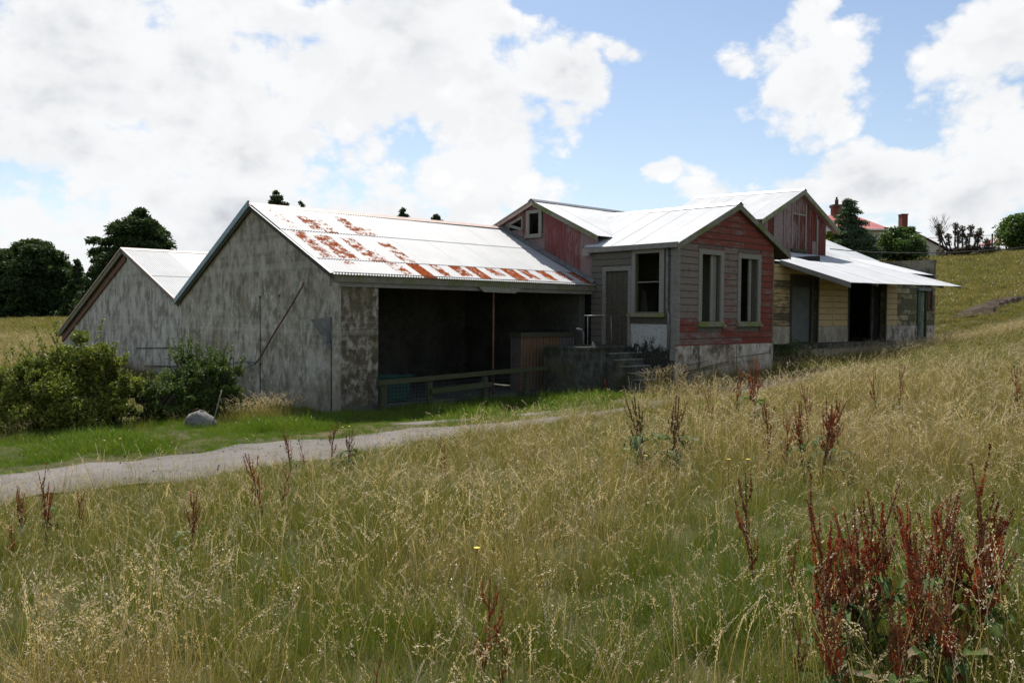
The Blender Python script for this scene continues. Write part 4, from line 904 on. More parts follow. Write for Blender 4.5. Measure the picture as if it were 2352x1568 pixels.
def tree(T,clumps,trunk,mat,leaf,per,shell=.5,flat=.5,bark='bark',trunk_r=.35,limb_r=.09):
    """clumps: (x,y,z,rx,ry,rz) in the world; trunk: polyline"""
    bx,by,bz_=T.base; P=[];S=[]
    for c in clumps:
        n=int(per*(c[3]*c[4]*c[5])**.55); p=np.array(c[:3])+np.clip(RG.normal(size=(n,3)),-1.9,1.9)*np.array(c[3:])*.62
        p[:,2]-=.25*c[5]*((p[:,0]-c[0])**2+(p[:,1]-c[1])**2)/(c[3]**2)
        P.append(p); S.append(leaf*(.6+.8*RG.random(n)))
    P=np.concatenate(P)-np.array(T.base); S=np.concatenate(S)
    addmesh(T,'crown',leaf_mesh('crown',P,S,mat,flat))
    parts=[tubev(trunk,trunk_r,8,trunk_r*.25)]
    tp=[Vector(t) for t in trunk]
    o=multi(T,'trunk',parts,M[bark])
    lb=[]
    for c in clumps:
        z=max(trunk[0][2]+.2*(trunk[-1][2]-trunk[0][2]),c[2]-abs(c[0]-trunk[0][0])*.45-.3)
        f=min(1,max(0,(z-trunk[0][2])/(trunk[-1][2]-trunk[0][2]))); k=min(len(tp)-2,int(f*(len(tp)-1))); q=tp[k].lerp(tp[k+1],f*(len(tp)-1)-k)
        e=Vector(c[:3]); m=q.lerp(e,.5)+Vector((0,0,.12*(e-q).length)); lb.append(tubev([q,m,e],limb_r,5,limb_r*.3))
    multi(T,'limbs',lb,M[bark])
def conifer(name,label,x,y,top,rad,mat,leaf,per,layers=11,profile=None,group=None,lean=0.,low=.12,cat='tree',trunk_r=.35,squash=.34):
    g=gz(x,y); T=W_(name,label,cat,x,y,g,group); H=top-g; cl=[]
    for i in range(layers):
        t=low+(1-low)*i/(layers-1); r=rad*(profile(t) if profile else (1-t)**.8+.06)
        k=max(1,int(3+6*r/rad*1.5))
        for j in range(k):
            an=2*math.pi*(j+rnd.random()*.6)/k+i*1.3; rr=r*rnd.uniform(.25,.98) if k>1 else 0
            cr=max(.12*rad,r*rnd.uniform(.16,.42))
            cl.append((x+lean*t+math.cos(an)*rr,y+math.sin(an)*rr,g+H*t+rnd.uniform(-.05,.03)*H,cr,cr,cr*squash+.05*rad*.6))
    tree(T,cl,[(x,y,g-.3),(x+lean*.3,y,g+H*.4),(x+lean,y,g+H*.96)],M[mat],leaf,per,trunk_r=trunk_r)
    return T
dome=lambda t:(.62+.55*t if t<.55 else .92*math.sqrt(max(0,1-((t-.55)/.5)**2))+.02)
conifer('macrocarpa_tree','broad domed dark macrocarpa standing alone at the far left of the field',-48.9,85,9.0,3.9,'macro',.20,1500,layers=9,profile=lambda t:(.85 if t<.45 else .95*math.sqrt(max(0,1-((t-.4)/.66)**2.4))+.05),group='dark trees beyond the left field',trunk_r=.5,squash=.30)
conifer('macrocarpa_tree','tallest dark macrocarpa with stepped crown rising behind the left shed',-35.9,80,11.45,3.6,'macro',.20,1500,layers=13,profile=lambda t:1.25-.75*t if t<.8 else .65*math.sqrt(max(0,1-((t-.8)/.22)**2))+.02,group='dark trees beyond the left field',trunk_r=.5)
conifer('macrocarpa_tree','lower rounded dark tree leaning on the left side of the tallest macrocarpa',-39.2,81,8.9,2.6,'macro',.20,1500,layers=9,profile=lambda t:1.0-.45*t,group='dark trees beyond the left field')
conifer('macrocarpa_tree','small pointed dark tree in the gap between the two big macrocarpas',-42.9,82,6.9,1.7,'macro',.18,1500,layers=9,group='dark trees beyond the left field')
conifer('macrocarpa_tree','dark tree cut off by the left edge of the photograph',-55.2,86,6.0,3.2,'macro',.2,1300,layers=7,profile=dome,group='dark trees beyond the left field')
hd=W_('hedge','low dark mass of undergrowth beneath the left field trees','hedge',-47,88)
P=np.concatenate([ell((x,88+rnd.uniform(-1,1),gz(x,88)+.7+.5*math.sin(x)),(1.8,1.2,1.5+.4*math.sin(x*1.7)),900,.5) for x in np.arange(-72,-26,1.7)])-np.array(hd.base)
addmesh(hd,'foliage',leaf_mesh('foliage',P,.22*(.6+.8*RG.random(len(P))),M['macro'],.3))
for x,top,r,lb in ((-16.95,10.45,1.4,'dark tree top poking above the shed ridge nearest the gable'),(-15.2,9.82,.8,'tiny dark tip just right of the first tree top above the shed ridge'),(-7.93,9.42,1.0,'dark tree top above the middle of the shed ridge'),(-5.5,9.30,1.0,'rightmost dark tree top above the shed ridge')):
    conifer('shelter_tree',lb,x,60,top,r*1.15,'macro',.12,1300,layers=15,low=.72,profile=lambda t:1.25*(1-t)/.28+.1,group='tree tops behind the open shed ridge',trunk_r=.2,squash=.45)
conifer('hill_conifer','bluish green conifer with ragged drooping branches beside the farmhouse',29.7,72,11.95,2.5,'conif',.10,1500,layers=16,profile=lambda t:.85 if t<.25 else 1.1-.95*t,lean=-.7,trunk_r=.2,squash=.22)
for x,y,top,r,lb,mt in ((33.3,72,9.6,1.45,'rounded green broadleaf tree in front of the farmhouse window','broad'),(34.3,72.5,9.75,1.0,'green broadleaf tree below the plain brick chimney','broad')):
    conifer('broadleaf_tree',lb,x,y,top,r,mt,.14,1500,layers=6,profile=lambda t:.55+.6*math.sin(math.pi*min(1,t)),low=.4,group='broadleaf trees before the farmhouse',trunk_r=.12,squash=.8)
conifer('yellow_shrub','yellow green shrub at the foot of the hill conifer beside the white roof',27.6,73,9.6,1.7,'bush',.12,1400,layers=5,profile=dome,low=.3,trunk_r=.1,squash=.8)
conifer('right_edge_tree','green tree cut off by the right edge on the hilltop',49.9,80,11.9,2.6,'broad',.17,1500,layers=7,profile=dome,low=.35,trunk_r=.2,squash=.8)
# pollarded shrub with knobbly limbs
x0,y0=40.9,76; g=gz(x0,y0); T=W_('pollarded_shrub','squat bronze pollarded shrub with knobbly upright limbs on the hill crest','shrub',x0,y0)
cl=[];lb=[]
for i,(dx,h) in enumerate(((-2.2,2.35),(-1.7,1.9),(-1.25,1.5),(-.75,2.45),(-.35,1.7),(.2,2.25),(.7,1.6),(.95,2.35),(1.5,1.7),(1.95,2.05),(2.5,1.1))):
    c=(x0+dx,y0+rnd.uniform(-.5,.5),g+h+.35); cl.append(c+(.34,.34,.36)); cl.append((c[0]+.05,c[1],c[2]-.55,.26,.26,.36)); lb.append(tubev([(x0+dx*.2,y0,g),(x0+dx*.75,y0,g+h*.45),c],.10,6,.05))
for i in range(12): cl.append((x0+rnd.uniform(-1.7,3.2),y0+rnd.uniform(-.4,.6),g+rnd.uniform(.2,.8),.7,.5,.42))
P=np.concatenate([ell(c[:3],c[3:],int(420*c[3]),.5) for c in cl])-np.array(T.base)
addmesh(T,'crown',leaf_mesh('crown',P,.10*(.6+.8*RG.random(len(P))),M['redleaf'])); multi(T,'limbs',lb,M['bark'])
x0,y0=39.9,78; g=gz(x0,y0); T=W_('bare_tree','thin pale bare branched tree behind the pollarded shrub','tree',x0,y0)
multi(T,'trunk',[tubev([(x0,y0,g),(x0+.1,y0,g+1.6),(x0-.05,y0,11.0)],.07,6,.03)],M['wood_grey'])
lb=[]
for i in range(34):
    an=rnd.uniform(0,6.28); h=rnd.uniform(9.6,10.9); r=rnd.uniform(.35,1.0); e=Vector((x0+math.cos(an)*r,y0+math.sin(an)*r,h+rnd.uniform(.4,1.0)))
    s_=Vector((x0,y0,h-.5)); m=s_.lerp(e,.5)+Vector((rnd.uniform(-.15,.15),0,0)); lb.append(tubev([s_,m,e],.018,4,.008))
    for k in range(3):
        e2=e+Vector((rnd.uniform(-.3,.3),0,rnd.uniform(0,.35))); lb.append(tubev([m.lerp(e,.6),e2],.010,3,.005))
multi(T,'branches',lb,M['wood_grey'])
# near bushes
def bush(label,blobs,mat,leaf,n,shoots,group='bushes in front of the left shed',name='bush'):
    cx=np.mean([b[0] for b in blobs]);cy=np.mean([b[1] for b in blobs]); T=W_(name,label,'bush',cx,cy,None,group)
    vol=sum(b[3]*b[4]*b[5] for b in blobs);P=[];S=[]
    for b in blobs:
        # sub-clumps give an uneven outline and hollows
        m=int(60*(b[3]*b[4]*b[5])**.5)+8; cc=ell(b[:3],[q*.85 for q in b[3:]],m,.45)
        for c in cc:
            if c[2]<gz(c[0],c[1])-.05: c[2]=gz(c[0],c[1])+.2
            r=rnd.uniform(.13,.30)*max(b[3],.6); k=int(n*b[3]*b[4]*b[5]/vol/m); p=ell(c,(r,r,r*.8),k,.6); P.append(p); S.append(leaf*(.6+.8*RG.random(k)))
    st=[]
    for i in range(shoots):
        b=blobs[rnd.randrange(len(blobs))]; an=rnd.uniform(0,6.28); r=rnd.uniform(.2,.95); p0=Vector((b[0]+math.cos(an)*r*b[3],b[1]+math.sin(an)*r*b[4],b[2]+b[5]*math.sqrt(max(0,1-r*r))*.9))
        L=rnd.uniform(.15,.42); dr=Vector((math.cos(an)*.5*r+rnd.uniform(-.3,.3),math.sin(an)*.5*r,1)).normalized(); p1=p0+dr*L
        st.append(tubev([p0-dr*.3,p0,p1],.006,4,.002)); k=int(34*L/.3)
        f=RG.random((k,1)); q=np.array(p0)+(np.array(p1)-np.array(p0))*f+RG.normal(size=(k,3))*.018; P.append(q); S.append(leaf*.8*(.6+.8*RG.random(k)))
    for i in range(26):
        b=blobs[rnd.randrange(len(blobs))]; an=rnd.uniform(0,6.28); g=gz(b[0],b[1])
        st.append(tubev([(b[0]+rnd.uniform(-.2,.2),b[1]+rnd.uniform(-.2,.2),g-.1),(b[0]+math.cos(an)*.35*b[3],b[1]+math.sin(an)*.35*b[4],b[2]),(b[0]+math.cos(an)*.75*b[3],b[1]+math.sin(an)*.75*b[4],b[2]+b[5]*.5)],.016,5,.005))
    P=np.concatenate(P)-np.array(T.base)
    addmesh(T,'foliage',leaf_mesh('foliage',P,np.concatenate(S),M[mat],.1)); multi(T,'stems',st,M['bark'])
    return T
bush('largest rounded olive bush at the far left in front of the pale gable',[(-8.5,15.7,.45,1.2,1.1,.9),(-8.3,15.8,.95,.9,.9,.80),(-9.1,15.6,.62,.7,.9,.68),(-7.7,16.0,.5,.65,.8,.8),(-8.4,15.1,.25,1.15,.6,.65)],'bush',.034,120000,80)
bush('low darker bush between the largest bush and the dense round bush',[(-7.25,16.8,.2,.6,.6,.5),(-6.95,17.1,.2,.5,.5,.42)],'bush2',.030,30000,30)
bush('dense round dark bush with upright shoots beside the joint of the two sheds',[(-6.75,17.9,.50,.9,.85,.85),(-6.3,17.8,.5,.6,.7,.7),(-7.1,18.2,.6,.55,.6,.65)],'bush2',.030,70000,70)
bush('small dark shrub tucked into the corner where the dock meets the red cottage',[Lw(14.9,-2.6,.75)+(.9,.7,.55),Lw(16.0,-2.8,.6)+(.8,.6,.5)],'bush2',.03,9000,18,group=None)
# boulder and stake
x0,y0=-6.0,15.9; g=gz(x0,y0); T=W_('boulder','rounded grey boulder at the foot of the dense round bush','rock',x0,y0)
bm_=[];n=16;m=9
for j in range(m+1):
    th=math.pi*j/m
    for i in range(n):
        ph=2*math.pi*i/n; r=1+.07*math.sin(3*ph+.5*j)+.08*math.cos(4*th+ph)+.04*math.sin(5*ph+2*j); bm_.append((x0+.30*r*math.sin(th)*math.cos(ph),y0+.24*r*math.sin(th)*math.sin(ph),g+.06+.25*r*math.cos(th)))
mk(T,'stone',bm_,[(j*n+i,j*n+(i+1)%n,(j+1)*n+(i+1)%n,(j+1)*n+i) for j in range(m) for i in range(n)],M['boulder'],smooth=True)
T=W_('stake','thin pale stake leaning beside the boulder','stake',-5.6,15.8)
tube(T,'shaft',[(-5.75,15.8,-.2),(-5.55,15.85,.62)],.012,M['wood_pale'],n=5)
# ================================================================ dock plants
def octa(V,Fc,p,r):
    n=len(V); V+=[(p[0]+r,p[1],p[2]),(p[0]-r*.5,p[1]+r*.87,p[2]),(p[0]-r*.5,p[1]-r*.87,p[2]),(p[0],p[1],p[2]+r),(p[0],p[1],p[2]-r)]
    Fc+=[(n,n+1,n+3),(n+1,n+2,n+3),(n+2,n,n+3),(n+1,n,n+4),(n+2,n+1,n+4),(n,n+2,n+4)]
def dock_proto(seed,nst,spread,leaves):
    """unit-high dock: stems, seed spikes and leaves as mesh data"""
    R=random.Random(seed); stems=[];spikes=[];lv=[]
    for s in range(nst):
        an=R.uniform(0,6.28); lean=R.uniform(.02,spread); h=R.uniform(.62,1.0) if s else 1.0
        pts=[Vector((math.cos(an)*lean*t*t+.015*R.uniform(-1,1),math.sin(an)*lean*t*t+.015*R.uniform(-1,1),h*t)) for t in (0,.25,.5,.75,1)]
        stems.append(tubev(pts,.009,5,.003))
        br=[(pts,.42,1.)]
        for k in range(R.randint(4,7)):
            t=R.uniform(.38,.8); i=min(3,int(t*4)); p=pts[i].lerp(pts[i+1],t*4-i); a2=R.uniform(0,6.28); L=R.uniform(.14,.34)*h
            q=[p,p+Vector((math.cos(a2)*.06,math.sin(a2)*.06,L*.35)),p+Vector((math.cos(a2)*.085,math.sin(a2)*.085,L))]
            stems.append(tubev(q,.004,4,.002)); br.append((q,.12,1.))
        for q,f0,f1 in br:
            V=[];Fc=[];L=sum((q[i+1]-q[i]).length for i in range(len(q)-1))*(f1-f0); cnt=int(L*215)
            for c in range(cnt):
                f=f0+(f1-f0)*R.random(); i=min(len(q)-2,int(f*(len(q)-1))); p=q[i].lerp(q[i+1],f*(len(q)-1)-i); rr=.012*(1.2-f)*R.random()**.5+.003
                an2=R.uniform(0,6.28); p=(p[0]+math.cos(an2)*rr,p[1]+math.sin(an2)*rr,p[2]+R.uniform(-.004,.004)); octa(V,Fc,p,R.uniform(.0045,.0085))
            spikes.append((V,Fc))
    for k in range(leaves):
        an=R.uniform(0,6.28); L=R.uniform(.16,.34); wd=L*R.uniform(.16,.24); z0=R.uniform(.05,.45); V=[];Fc=[]
        for i in range(7):
            t=i/6; w_=wd*math.sin(math.pi*min(1,t*.93+.05))**.8; r=.03+L*t; z=z0+L*(.8*t-1.1*t*t)+.02*math.sin(i*2)
            c=(math.cos(an)*r,math.sin(an)*r); sx,sy=-math.sin(an),math.cos(an); wob=.012*math.sin(i*1.9)
            V+=[(c[0]+sx*w_,c[1]+sy*w_,z+.02+wob),(c[0],c[1],z),(c[0]-sx*w_,c[1]-sy*w_,z+.02-wob)]
        for i in range(6): Fc+=[(3*i,3*i+3,3*i+4,3*i+1),(3*i+1,3*i+4,3*i+5,3*i+2)]
        lv.append((V,Fc))
    def join(ps):
        V=[];Fc=[]
        for v,f in ps: n=len(V); V+=v; Fc+=[tuple(i+n for i in q) for q in f]
        return V,Fc
    per=[]; 
    st=mesh('stem',*join(stems),M['dockstem'],True)
    sp=[mesh('seed_spike',v,f,M['dockseed']) for v,f in spikes if v]
    for q_ in range(0,len(sp),4): sp[q_].materials[0]=M['dockseed2']
    sp2=[]
    lf=[mesh('leaf',v,f,M['dockleaf'],True) for v,f in lv]
    return st,sp,lf
protos=[dock_proto(3,3,.18,4),dock_proto(5,4,.25,5),dock_proto(8,2,.12,3),dock_proto(13,5,.30,6),dock_proto(21,1,.1,2),dock_proto(34,3,.16,16)]
for m_ in protos[5][1]: m_.materials[0]=M['dockgreen']
for m_ in protos[5][1][::3]: m_.materials[0]=M['dockseed2']
NEAR='tallest,thick,leaning,wide,slender,dense,ragged'.split(',')
docks=[(2.12,3.75,.90,3,'tall red dock reaching highest at the right end of the large foreground clump'),(1.86,3.72,.78,0,'red dock with forked top left of the highest one in the foreground clump'),
(1.62,3.62,.86,1,'broad red dock in the middle of the large foreground clump'),(1.44,3.74,.84,3,'slim red dock at the left end of the large foreground clump'),
(1.93,3.42,.70,1,'red dock low at the right front of the large foreground clump beside a big leaf'),(1.66,3.36,.66,3,'many stemmed red dock at the front centre of the foreground clump'),
(1.44,3.44,.74,1,'short red dock at the front left of the foreground clump'),(1.78,3.5,.72,3,'dense red dock in the heart of the foreground clump'),(1.30,3.34,.56,0,'low red dock at the bottom edge left of the foreground clump'),
(1.25,3.12,.52,1,'rusty dock at the very bottom edge on the left of the foreground clump'),(1.50,3.12,.58,3,'many branched rusty dock at the bottom edge under the clump centre'),(1.74,3.14,.56,1,'rusty dock at the bottom edge under the tallest dock'),(1.56,3.56,.74,0,'upright rusty dock between the broad one and the slim left one'),(1.98,3.62,.80,1,'leaning rusty dock just left of the tallest right hand dock'),
(2.02,4.05,.66,0,'red dock half hidden behind the large foreground clump'),(1.33,4.45,.80,2,'single narrow deep red dock standing apart left of the foreground clump'),(1.42,4.12,.52,4,'small red dock just right of the narrow deep red one'),
(1.16,3.30,.40,4,'little red dock at the bottom edge between the apart dock and the clump'),(-.13,3.45,.60,2,'deep red dock cut by the bottom edge near the centre of the picture'),(-.04,3.35,.42,4,'thin red dock just right of the bottom centre dock'),(-.57,3.4,.30,4,'tiny red dock tip at the bottom edge left of centre'),
(1.46,9.04,.80,5,'leafy green dock with brown top, left of the pair in mid field'),(1.72,8.95,.78,5,'leafy green dock with brown top, right of the pair in mid field'),
(2.68,8.64,.62,2,'dark red dock at the left of the mid field row'),(2.62,7.88,.58,2,'dark red dock in front of the mid field row'),(2.85,8.0,.62,0,'dark red dock second in the mid field row'),(2.92,7.76,.66,0,'thick dark red dock in the middle of the mid field row'),(3.2,8.3,.66,3,'spreading dark red dock leaning right at the end of the mid field row'),
(3.47,12.8,.75,2,'reddish dock nearest the white concrete base of the cottage'),(3.47,11.72,.82,0,'reddish brown dock below the red gable'),(2.85,11.76,.55,4,'small upright brown dock left of those below the red gable'),
(3.51,9.74,.66,2,'brown dock behind the mid field row'),(5.5,11.78,.62,2,'brown dock on the slope to the right, farther one of two'),(4.94,11.18,.60,4,'brown dock on the slope to the right, nearer one of two'),(6.0,9.8,.62,2,'reddish dock at the right edge of the picture in mid slope'),
(-2.33,7.76,.62,2,'dark red dock in the left field below the road bend'),(-2.2,7.9,.5,4,'thin dock right beside the dark red one in the left field'),(-2.54,6.54,.46,0,'short dark red dock in the lower left field'),
(-4.17,7.38,.58,3,'largest red dock of the trio near the left edge by the road'),(-4.36,7.30,.46,0,'left red dock of the trio near the road'),(-4.0,7.6,.42,2,'right red dock of the trio near the road'),(-3.93,6.52,.32,4,'tiny red dock below the trio at the left edge'),
(-.68,8.96,.55,2,'slender brownish dock in the centre field'),(-2.88,10.82,.55,0,'reddish dock at the near edge of the road'),(-2.7,10.96,.45,4,'thin dock beside the one at the road edge'),
(4.1,18.3,.55,2,'small red dock by the cottage steps in the green grass'),(2.34,20.5,.50,4,'little orange brown dock in front of the concrete landing'),(-2.56,11.7,.62,2,'twiggy grey red weed at the road edge, taller of two'),(-2.29,11.6,.52,5,'bushy grey weed at the road edge, shorter of two')]
for i,(x,y,h,k,lbl) in enumerate(docks):
    g=gz(x,y); T=Thing('dock_plant',lbl,'dock plant',x,y,g-.02,'dock plants in the long grass',world=True)
    T.o.rotation_euler=(rnd.uniform(-.16,.16),rnd.uniform(-.16,.16),rnd.uniform(0,6.28)); h*=(.93 if y<5 else 1.15); q_=rnd.uniform(.72,1.2); T.o.scale=(h*q_,h*q_,h)
    st,sp,lf=protos[k]
    for me in [st]+sp+lf:
        o=bpy.data.objects.new(me.name.split('.')[0],me); COL.objects.link(o); o.parent=T.o
# ================================================================ grass
def grass_tuft(name,seed,n,rad,hmin,hmax,wmin,wmax,tone0,tone1,lean,mat,stalks=0,shmin=.5,shmax=.8,head='pan',segs=3):
    R=np.random.default_rng(seed); V=[];Fc=[];TN=[]
    def strip(pts,ws,side,tn,tip=True):
        b=len(V)
        for p,w_ in zip(pts,ws):
            V.append(tuple(p-side*w_)); V.append(tuple(p+side*w_)); TN.extend((tn,tn))
        for i in range(len(pts)-1): Fc.append((b+2*i,b+2*i+1,b+2*i+3,b+2*i+2))
    for i in range(n+stalks):
        st=i>=n
        an=R.uniform(0,6.28); r=rad*math.sqrt(R.random()); base=np.array((math.cos(an)*r,math.sin(an)*r,-.03))
        h=R.uniform(shmin,shmax) if st else R.uniform(hmin,hmax); la=R.uniform(0,6.28); L=h*R.uniform(.05,lean*.72)*(0.55 if st else 1.)
        dr=np.array((math.cos(la)-.12,math.sin(la),0)); sa=R.uniform(0,6.28); side=np.array((math.cos(sa),math.sin(sa),0))
        w_=(R.uniform(.0011,.0018) if st else R.uniform(wmin,wmax)); tn=R.uniform(.6,1.28) if st else R.uniform(tone0,tone1)
        cu=R.uniform(1.6,2.8); ts=np.linspace(0,1,segs+2 if st else segs+1)
        drop=R.uniform(0,.35) if not st else R.uniform(0,.12)
        pts=[base+np.array((0,0,h*t*(1-drop*t*t)))+dr*L*t**cu for t in ts]
        ws=[w_*(1-.85*t) for t in ts] if not st else [w_]*len(ts)
        strip(pts,ws,side,tn)
        if st:
            e=pts[-1]; d_=(pts[-1]-pts[-2]); d_/=np.linalg.norm(d_); tn2=R.uniform(1.35,1.8)
            if head=='pan':   # soft drooping panicle
                hl=R.uniform(.08,.15); c=e.copy(); dd=d_.copy()
                for k in range(18):
                    c=c+dd*hl/18; dd=dd+np.array((dr[0]*.035,dr[1]*.035,-.028)); dd/=np.linalg.norm(dd)
                    o=R.normal(size=3)*.005*math.sin(math.pi*(k+1)/20)*1.4; q=c+o; s=R.normal(size=3); s/=np.linalg.norm(s)
                    b=len(V); w2=.0032; V.extend([tuple(q-s*w2),tuple(q+s*w2),tuple(q+dd*.012+o*.4)]); TN.extend([tn2]*3); Fc.append((b,b+1,b+2))
            elif head=='rye': # flat zigzag spike
                hl=R.uniform(.10,.20); c=e.copy(); dd=d_.copy(); sd=np.cross(dd,np.array((0,0,1.)))+.01; sd/=np.linalg.norm(sd)
                for k in range(13):
                    c=c+dd*hl/13; dd=dd+np.array((dr[0]*.02,dr[1]*.02,-.02)); dd/=np.linalg.norm(dd)
                    s=sd*(1 if k%2 else -1); b=len(V)
                    V.extend([tuple(c),tuple(c+s*.0045+dd*.004),tuple(c+dd*.014+s*.003)]); TN.extend([tn2+.2]*3); Fc.append((b,b+1,b+2))
                strip([e,c],[.0009,.0006],side,tn2)
            else:            # open airy fan
                for k in range(22):
                    t=R.uniform(-.12,.1); q=e+d_*t+R.normal(size=3)*.022; s=R.normal(size=3); s/=np.linalg.norm(s); b=len(V)
                    V.extend([tuple(q),tuple(q+s*.004),tuple(q+d_*.009)]); TN.extend([tn2-.1]*3); Fc.append((b,b+1,b+2))
    me=mesh(name,V,Fc,mat); at=me.attributes.new('tone','FLOAT','POINT'); at.data.foreach_set('value',np.array(TN,np.float32)); return me
GT=[]
def reg(me): o=bpy.data.objects.new(me.name,me); GC.objects.link(o); GT.append(o)
GC=bpy.data.collections.new('grass_tufts')
for s in range(3): reg(grass_tuft('a%d'%s,s,76,.15,.12,.36,.0010,.0021,-.15,.8,.85,M['meadow'],2,.28,.46,'pan'))        # 0-2 near mixed
for s in range(2): reg(grass_tuft('b%d'%s,20+s,34,.15,.16,.36,.001,.0019,.25,1.,.85,M['meadow'],3,.32,.50,'pan',4))       # 3-4 straw pan
for s in range(2): reg(grass_tuft('c%d'%s,30+s,34,.14,.13,.32,.001,.0019,.1,.8,.9,M['meadow'],3,.32,.52,'rye',4))        # 5-6 rye
reg(grass_tuft('d0',40,20,.15,.15,.35,.001,.0018,.2,.9,.9,M['meadow'],6,.34,.52,'fan',4))                              # 7 airy
for s in range(2): reg(grass_tuft('e%d'%s,50+s,90,.16,.05,.15,.0018,.0034,-.2,.35,.8,M['verge']))                     # 8-9 turf
for s in range(2): reg(grass_tuft('f%d'%s,60+s,150,.36,.10,.32,.004,.008,.05,.8,.8,M['meadow'],10,.34,.55,'pan',2))   # 10-11 far clump
reg(grass_tuft('g0',70,110,.5,.10,.26,.007,.014,.25,1.0,.9,M['meadow'],0,segs=2))                                        # 12 hill clump
reg(grass_tuft('h0',80,14,.1,.3,.5,.0012,.002,.5,1.,.9,M['meadow'],3,.55,.80,'pan',5))                                 # 13 tall plume
def excl(a,b):
    m=(a>-.06)&(a<8.6)&(b>-.02)&(b<9.2)
    m|=(a>-.0)&(a<9.1)&(b>=8.9)&(b<22.6)
    m|=(a>8.5)&(a<13.42)&(b>-3.05)&(b<12)
    m|=(a>6.5)&(a<8.6)&(b>-2.7)&(b<.1)
    m|=(a>13.3)&(a<29.3)&(b>-1.76)&(b<7)
    m|=(a>15.6)&(a<23.6)&(b>-2.42)&(b<0)
    return m
def scatter(y0,y1,dens,fov=.72):
    A_=fov*(y1*y1-y0*y0); n=int(A_*dens); y=np.sqrt(RG.random(n)*(y1*y1-y0*y0)+y0*y0); x=(RG.random(n)*2-1)*fov*y
    return x,y
PT=[];RT=[];SCL=[];ID=[];DRY=[]
def dry(x,y):
    d=np.zeros_like(x)
    for cx,cy,r,v in ((5,11,4,.55),(3.4,8.6,1.6,.5),(7,16,6,.55),(-1.9,3.5,.8,.8),(.3,6.2,1.1,.6),(-.1,5.2,.7,.45),(1.3,4.6,.9,-.8),(.5,4.0,.7,-.9),(2.3,5.6,1.2,-.5),(-.9,4.2,.6,-.5),(-2.6,6,1.6,-.3),(-1.2,9.5,1.6,.1),(-3.8,8.6,1.,-.3),(1.2,9.5,1.0,.2),(.2,11.6,1.2,.5)):
        d+=v*np.exp(-((x-cx)**2+((y-cy)/1.0)**2)/(r*r))
    return d
def put(x,y,idx,sc,tilt=.15):
    n=len(x)
    if n==0: return
    z=terrain_z(x,y)
    PT.append(np.stack([x,y,z],1)); RT.append(np.stack([RG.normal(size=n)*tilt,RG.normal(size=n)*tilt,RG.random(n)*6.283],1)); SCL.append(sc); ID.append(idx); DRY.append(dry(x,y))
def vnoise(x,y,s,seed=0):
    return (np.sin(x*s+seed+1.3*np.sin(y*s*.7+seed))+np.sin(y*s*1.3+seed*2+1.1*np.sin(x*s*.9))+np.sin((x+y)*s*.6+seed*3))/3
def zone(x,y):
    a,b=toL(x,y); rm=road_mask(a,b); ex=excl(a,b)
    verge=(rm<=0)&(b>np.interp(a,RC[:,0],RC[:,1]))&(a>-14)&(a<8.3+0*a)&(b<.2+np.where(a<0,1.6+np.clip(-a*.0,0,5),0.))
    apr=(a>-.2)&(a<5.1)&(np.abs(b-(-2.55-.12*a))<.24)&(RG.random(len(a))<.8)
    return a,b,rm,ex,verge,apr
for y0,y1,dn in ((1.6,4.5,72),(4.5,9,52),(9,16,38),(16,26,24)):
    x,y=scatter(y0,y1,dn,.72 if y0>2 else 1.1); a,b,rm,ex,vg,apr=zone(x,y)
    keep=~ex&(rm<0)&~apr&~vg; x,y,rm=x[keep],y[keep],rm[keep]
    n=len(x); u_=RG.random(n); v_=vnoise(x,y,.55,1)+.15*(x/5); q=vnoise(x,y,.9,5)
    dv=dry(x,y); idx=np.where(u_<.62-.12*v_-.32*dv,RG.integers(0,3,n),np.where(u_<.78,RG.integers(3,5,n),np.where(u_<.91-.05*q,RG.integers(5,7,n),7)))
    tall=(RG.random(n)<.012); idx=np.where(tall,13,idx)
    edge=np.clip(-rm/.8,.35,1.)
    put(x,y,idx,(RG.uniform(.60,1.08,n)*(1+.25*vnoise(x,y,1.6,3))*(1+.12*dv))*edge*np.where(y>17,.8,1.))
# clumps of taller fog grass, lower left corner, beside the gable, before the white base, in front of the steps
for cx,cy,r,n,ix,s in ((-1.95,3.55,.55,60,13,.95),(-1.5,3.4,.4,24,13,.9),(-5.0,17.2,.55,80,3,1.1),(-4.5,17.7,.4,26,13,.8),(4.0,20.2,.8,90,13,1.0),(5.6,21.0,.9,120,13,1.1),(-5.4,16.9,.5,50,4,1.),(-.3,5.0,1.0,40,13,.9),(1.0,8.2,1.2,60,13,.9),(3.3,22.0,.6,20,13,1.0),(-8.6,14.4,.6,24,3,.7)):
    th=RG.random(n)*6.283; rr=r*np.sqrt(RG.random(n)); x=cx+rr*np.cos(th); y=cy+rr*np.sin(th); a,b,rm,ex,vg,apr=zone(x,y); k=~ex&(rm<0); put(x[k],y[k],np.full(k.sum(),ix),s*RG.uniform(.8,1.15,k.sum()))
x,y=scatter(8,27,70); a,b,rm,ex,vg,apr=zone(x,y)
k=~ex&vg&~apr&(rm<0.03); x,y,a,b,rm=x[k],y[k],a[k],b[k],rm[k]
n=len(x); lush=np.clip(-rm*1.4,.35,1.)*np.where((a>2)&(b>-2.9),1.35,1.)
vv=np.clip(.85+.75*vnoise(x,y,2.1,4)+.4*vnoise(x,y,5.3,9),.45,1.9); put(x,y,RG.integers(8,10,n),RG.uniform(.7,1.5,n)*lush*vv)
k=(RG.random(n)<.05)&(vnoise(x,y,1.7,8)>.1); put(x[k],y[k],RG.integers(0,3,k.sum()),RG.uniform(.35,.75,k.sum()))
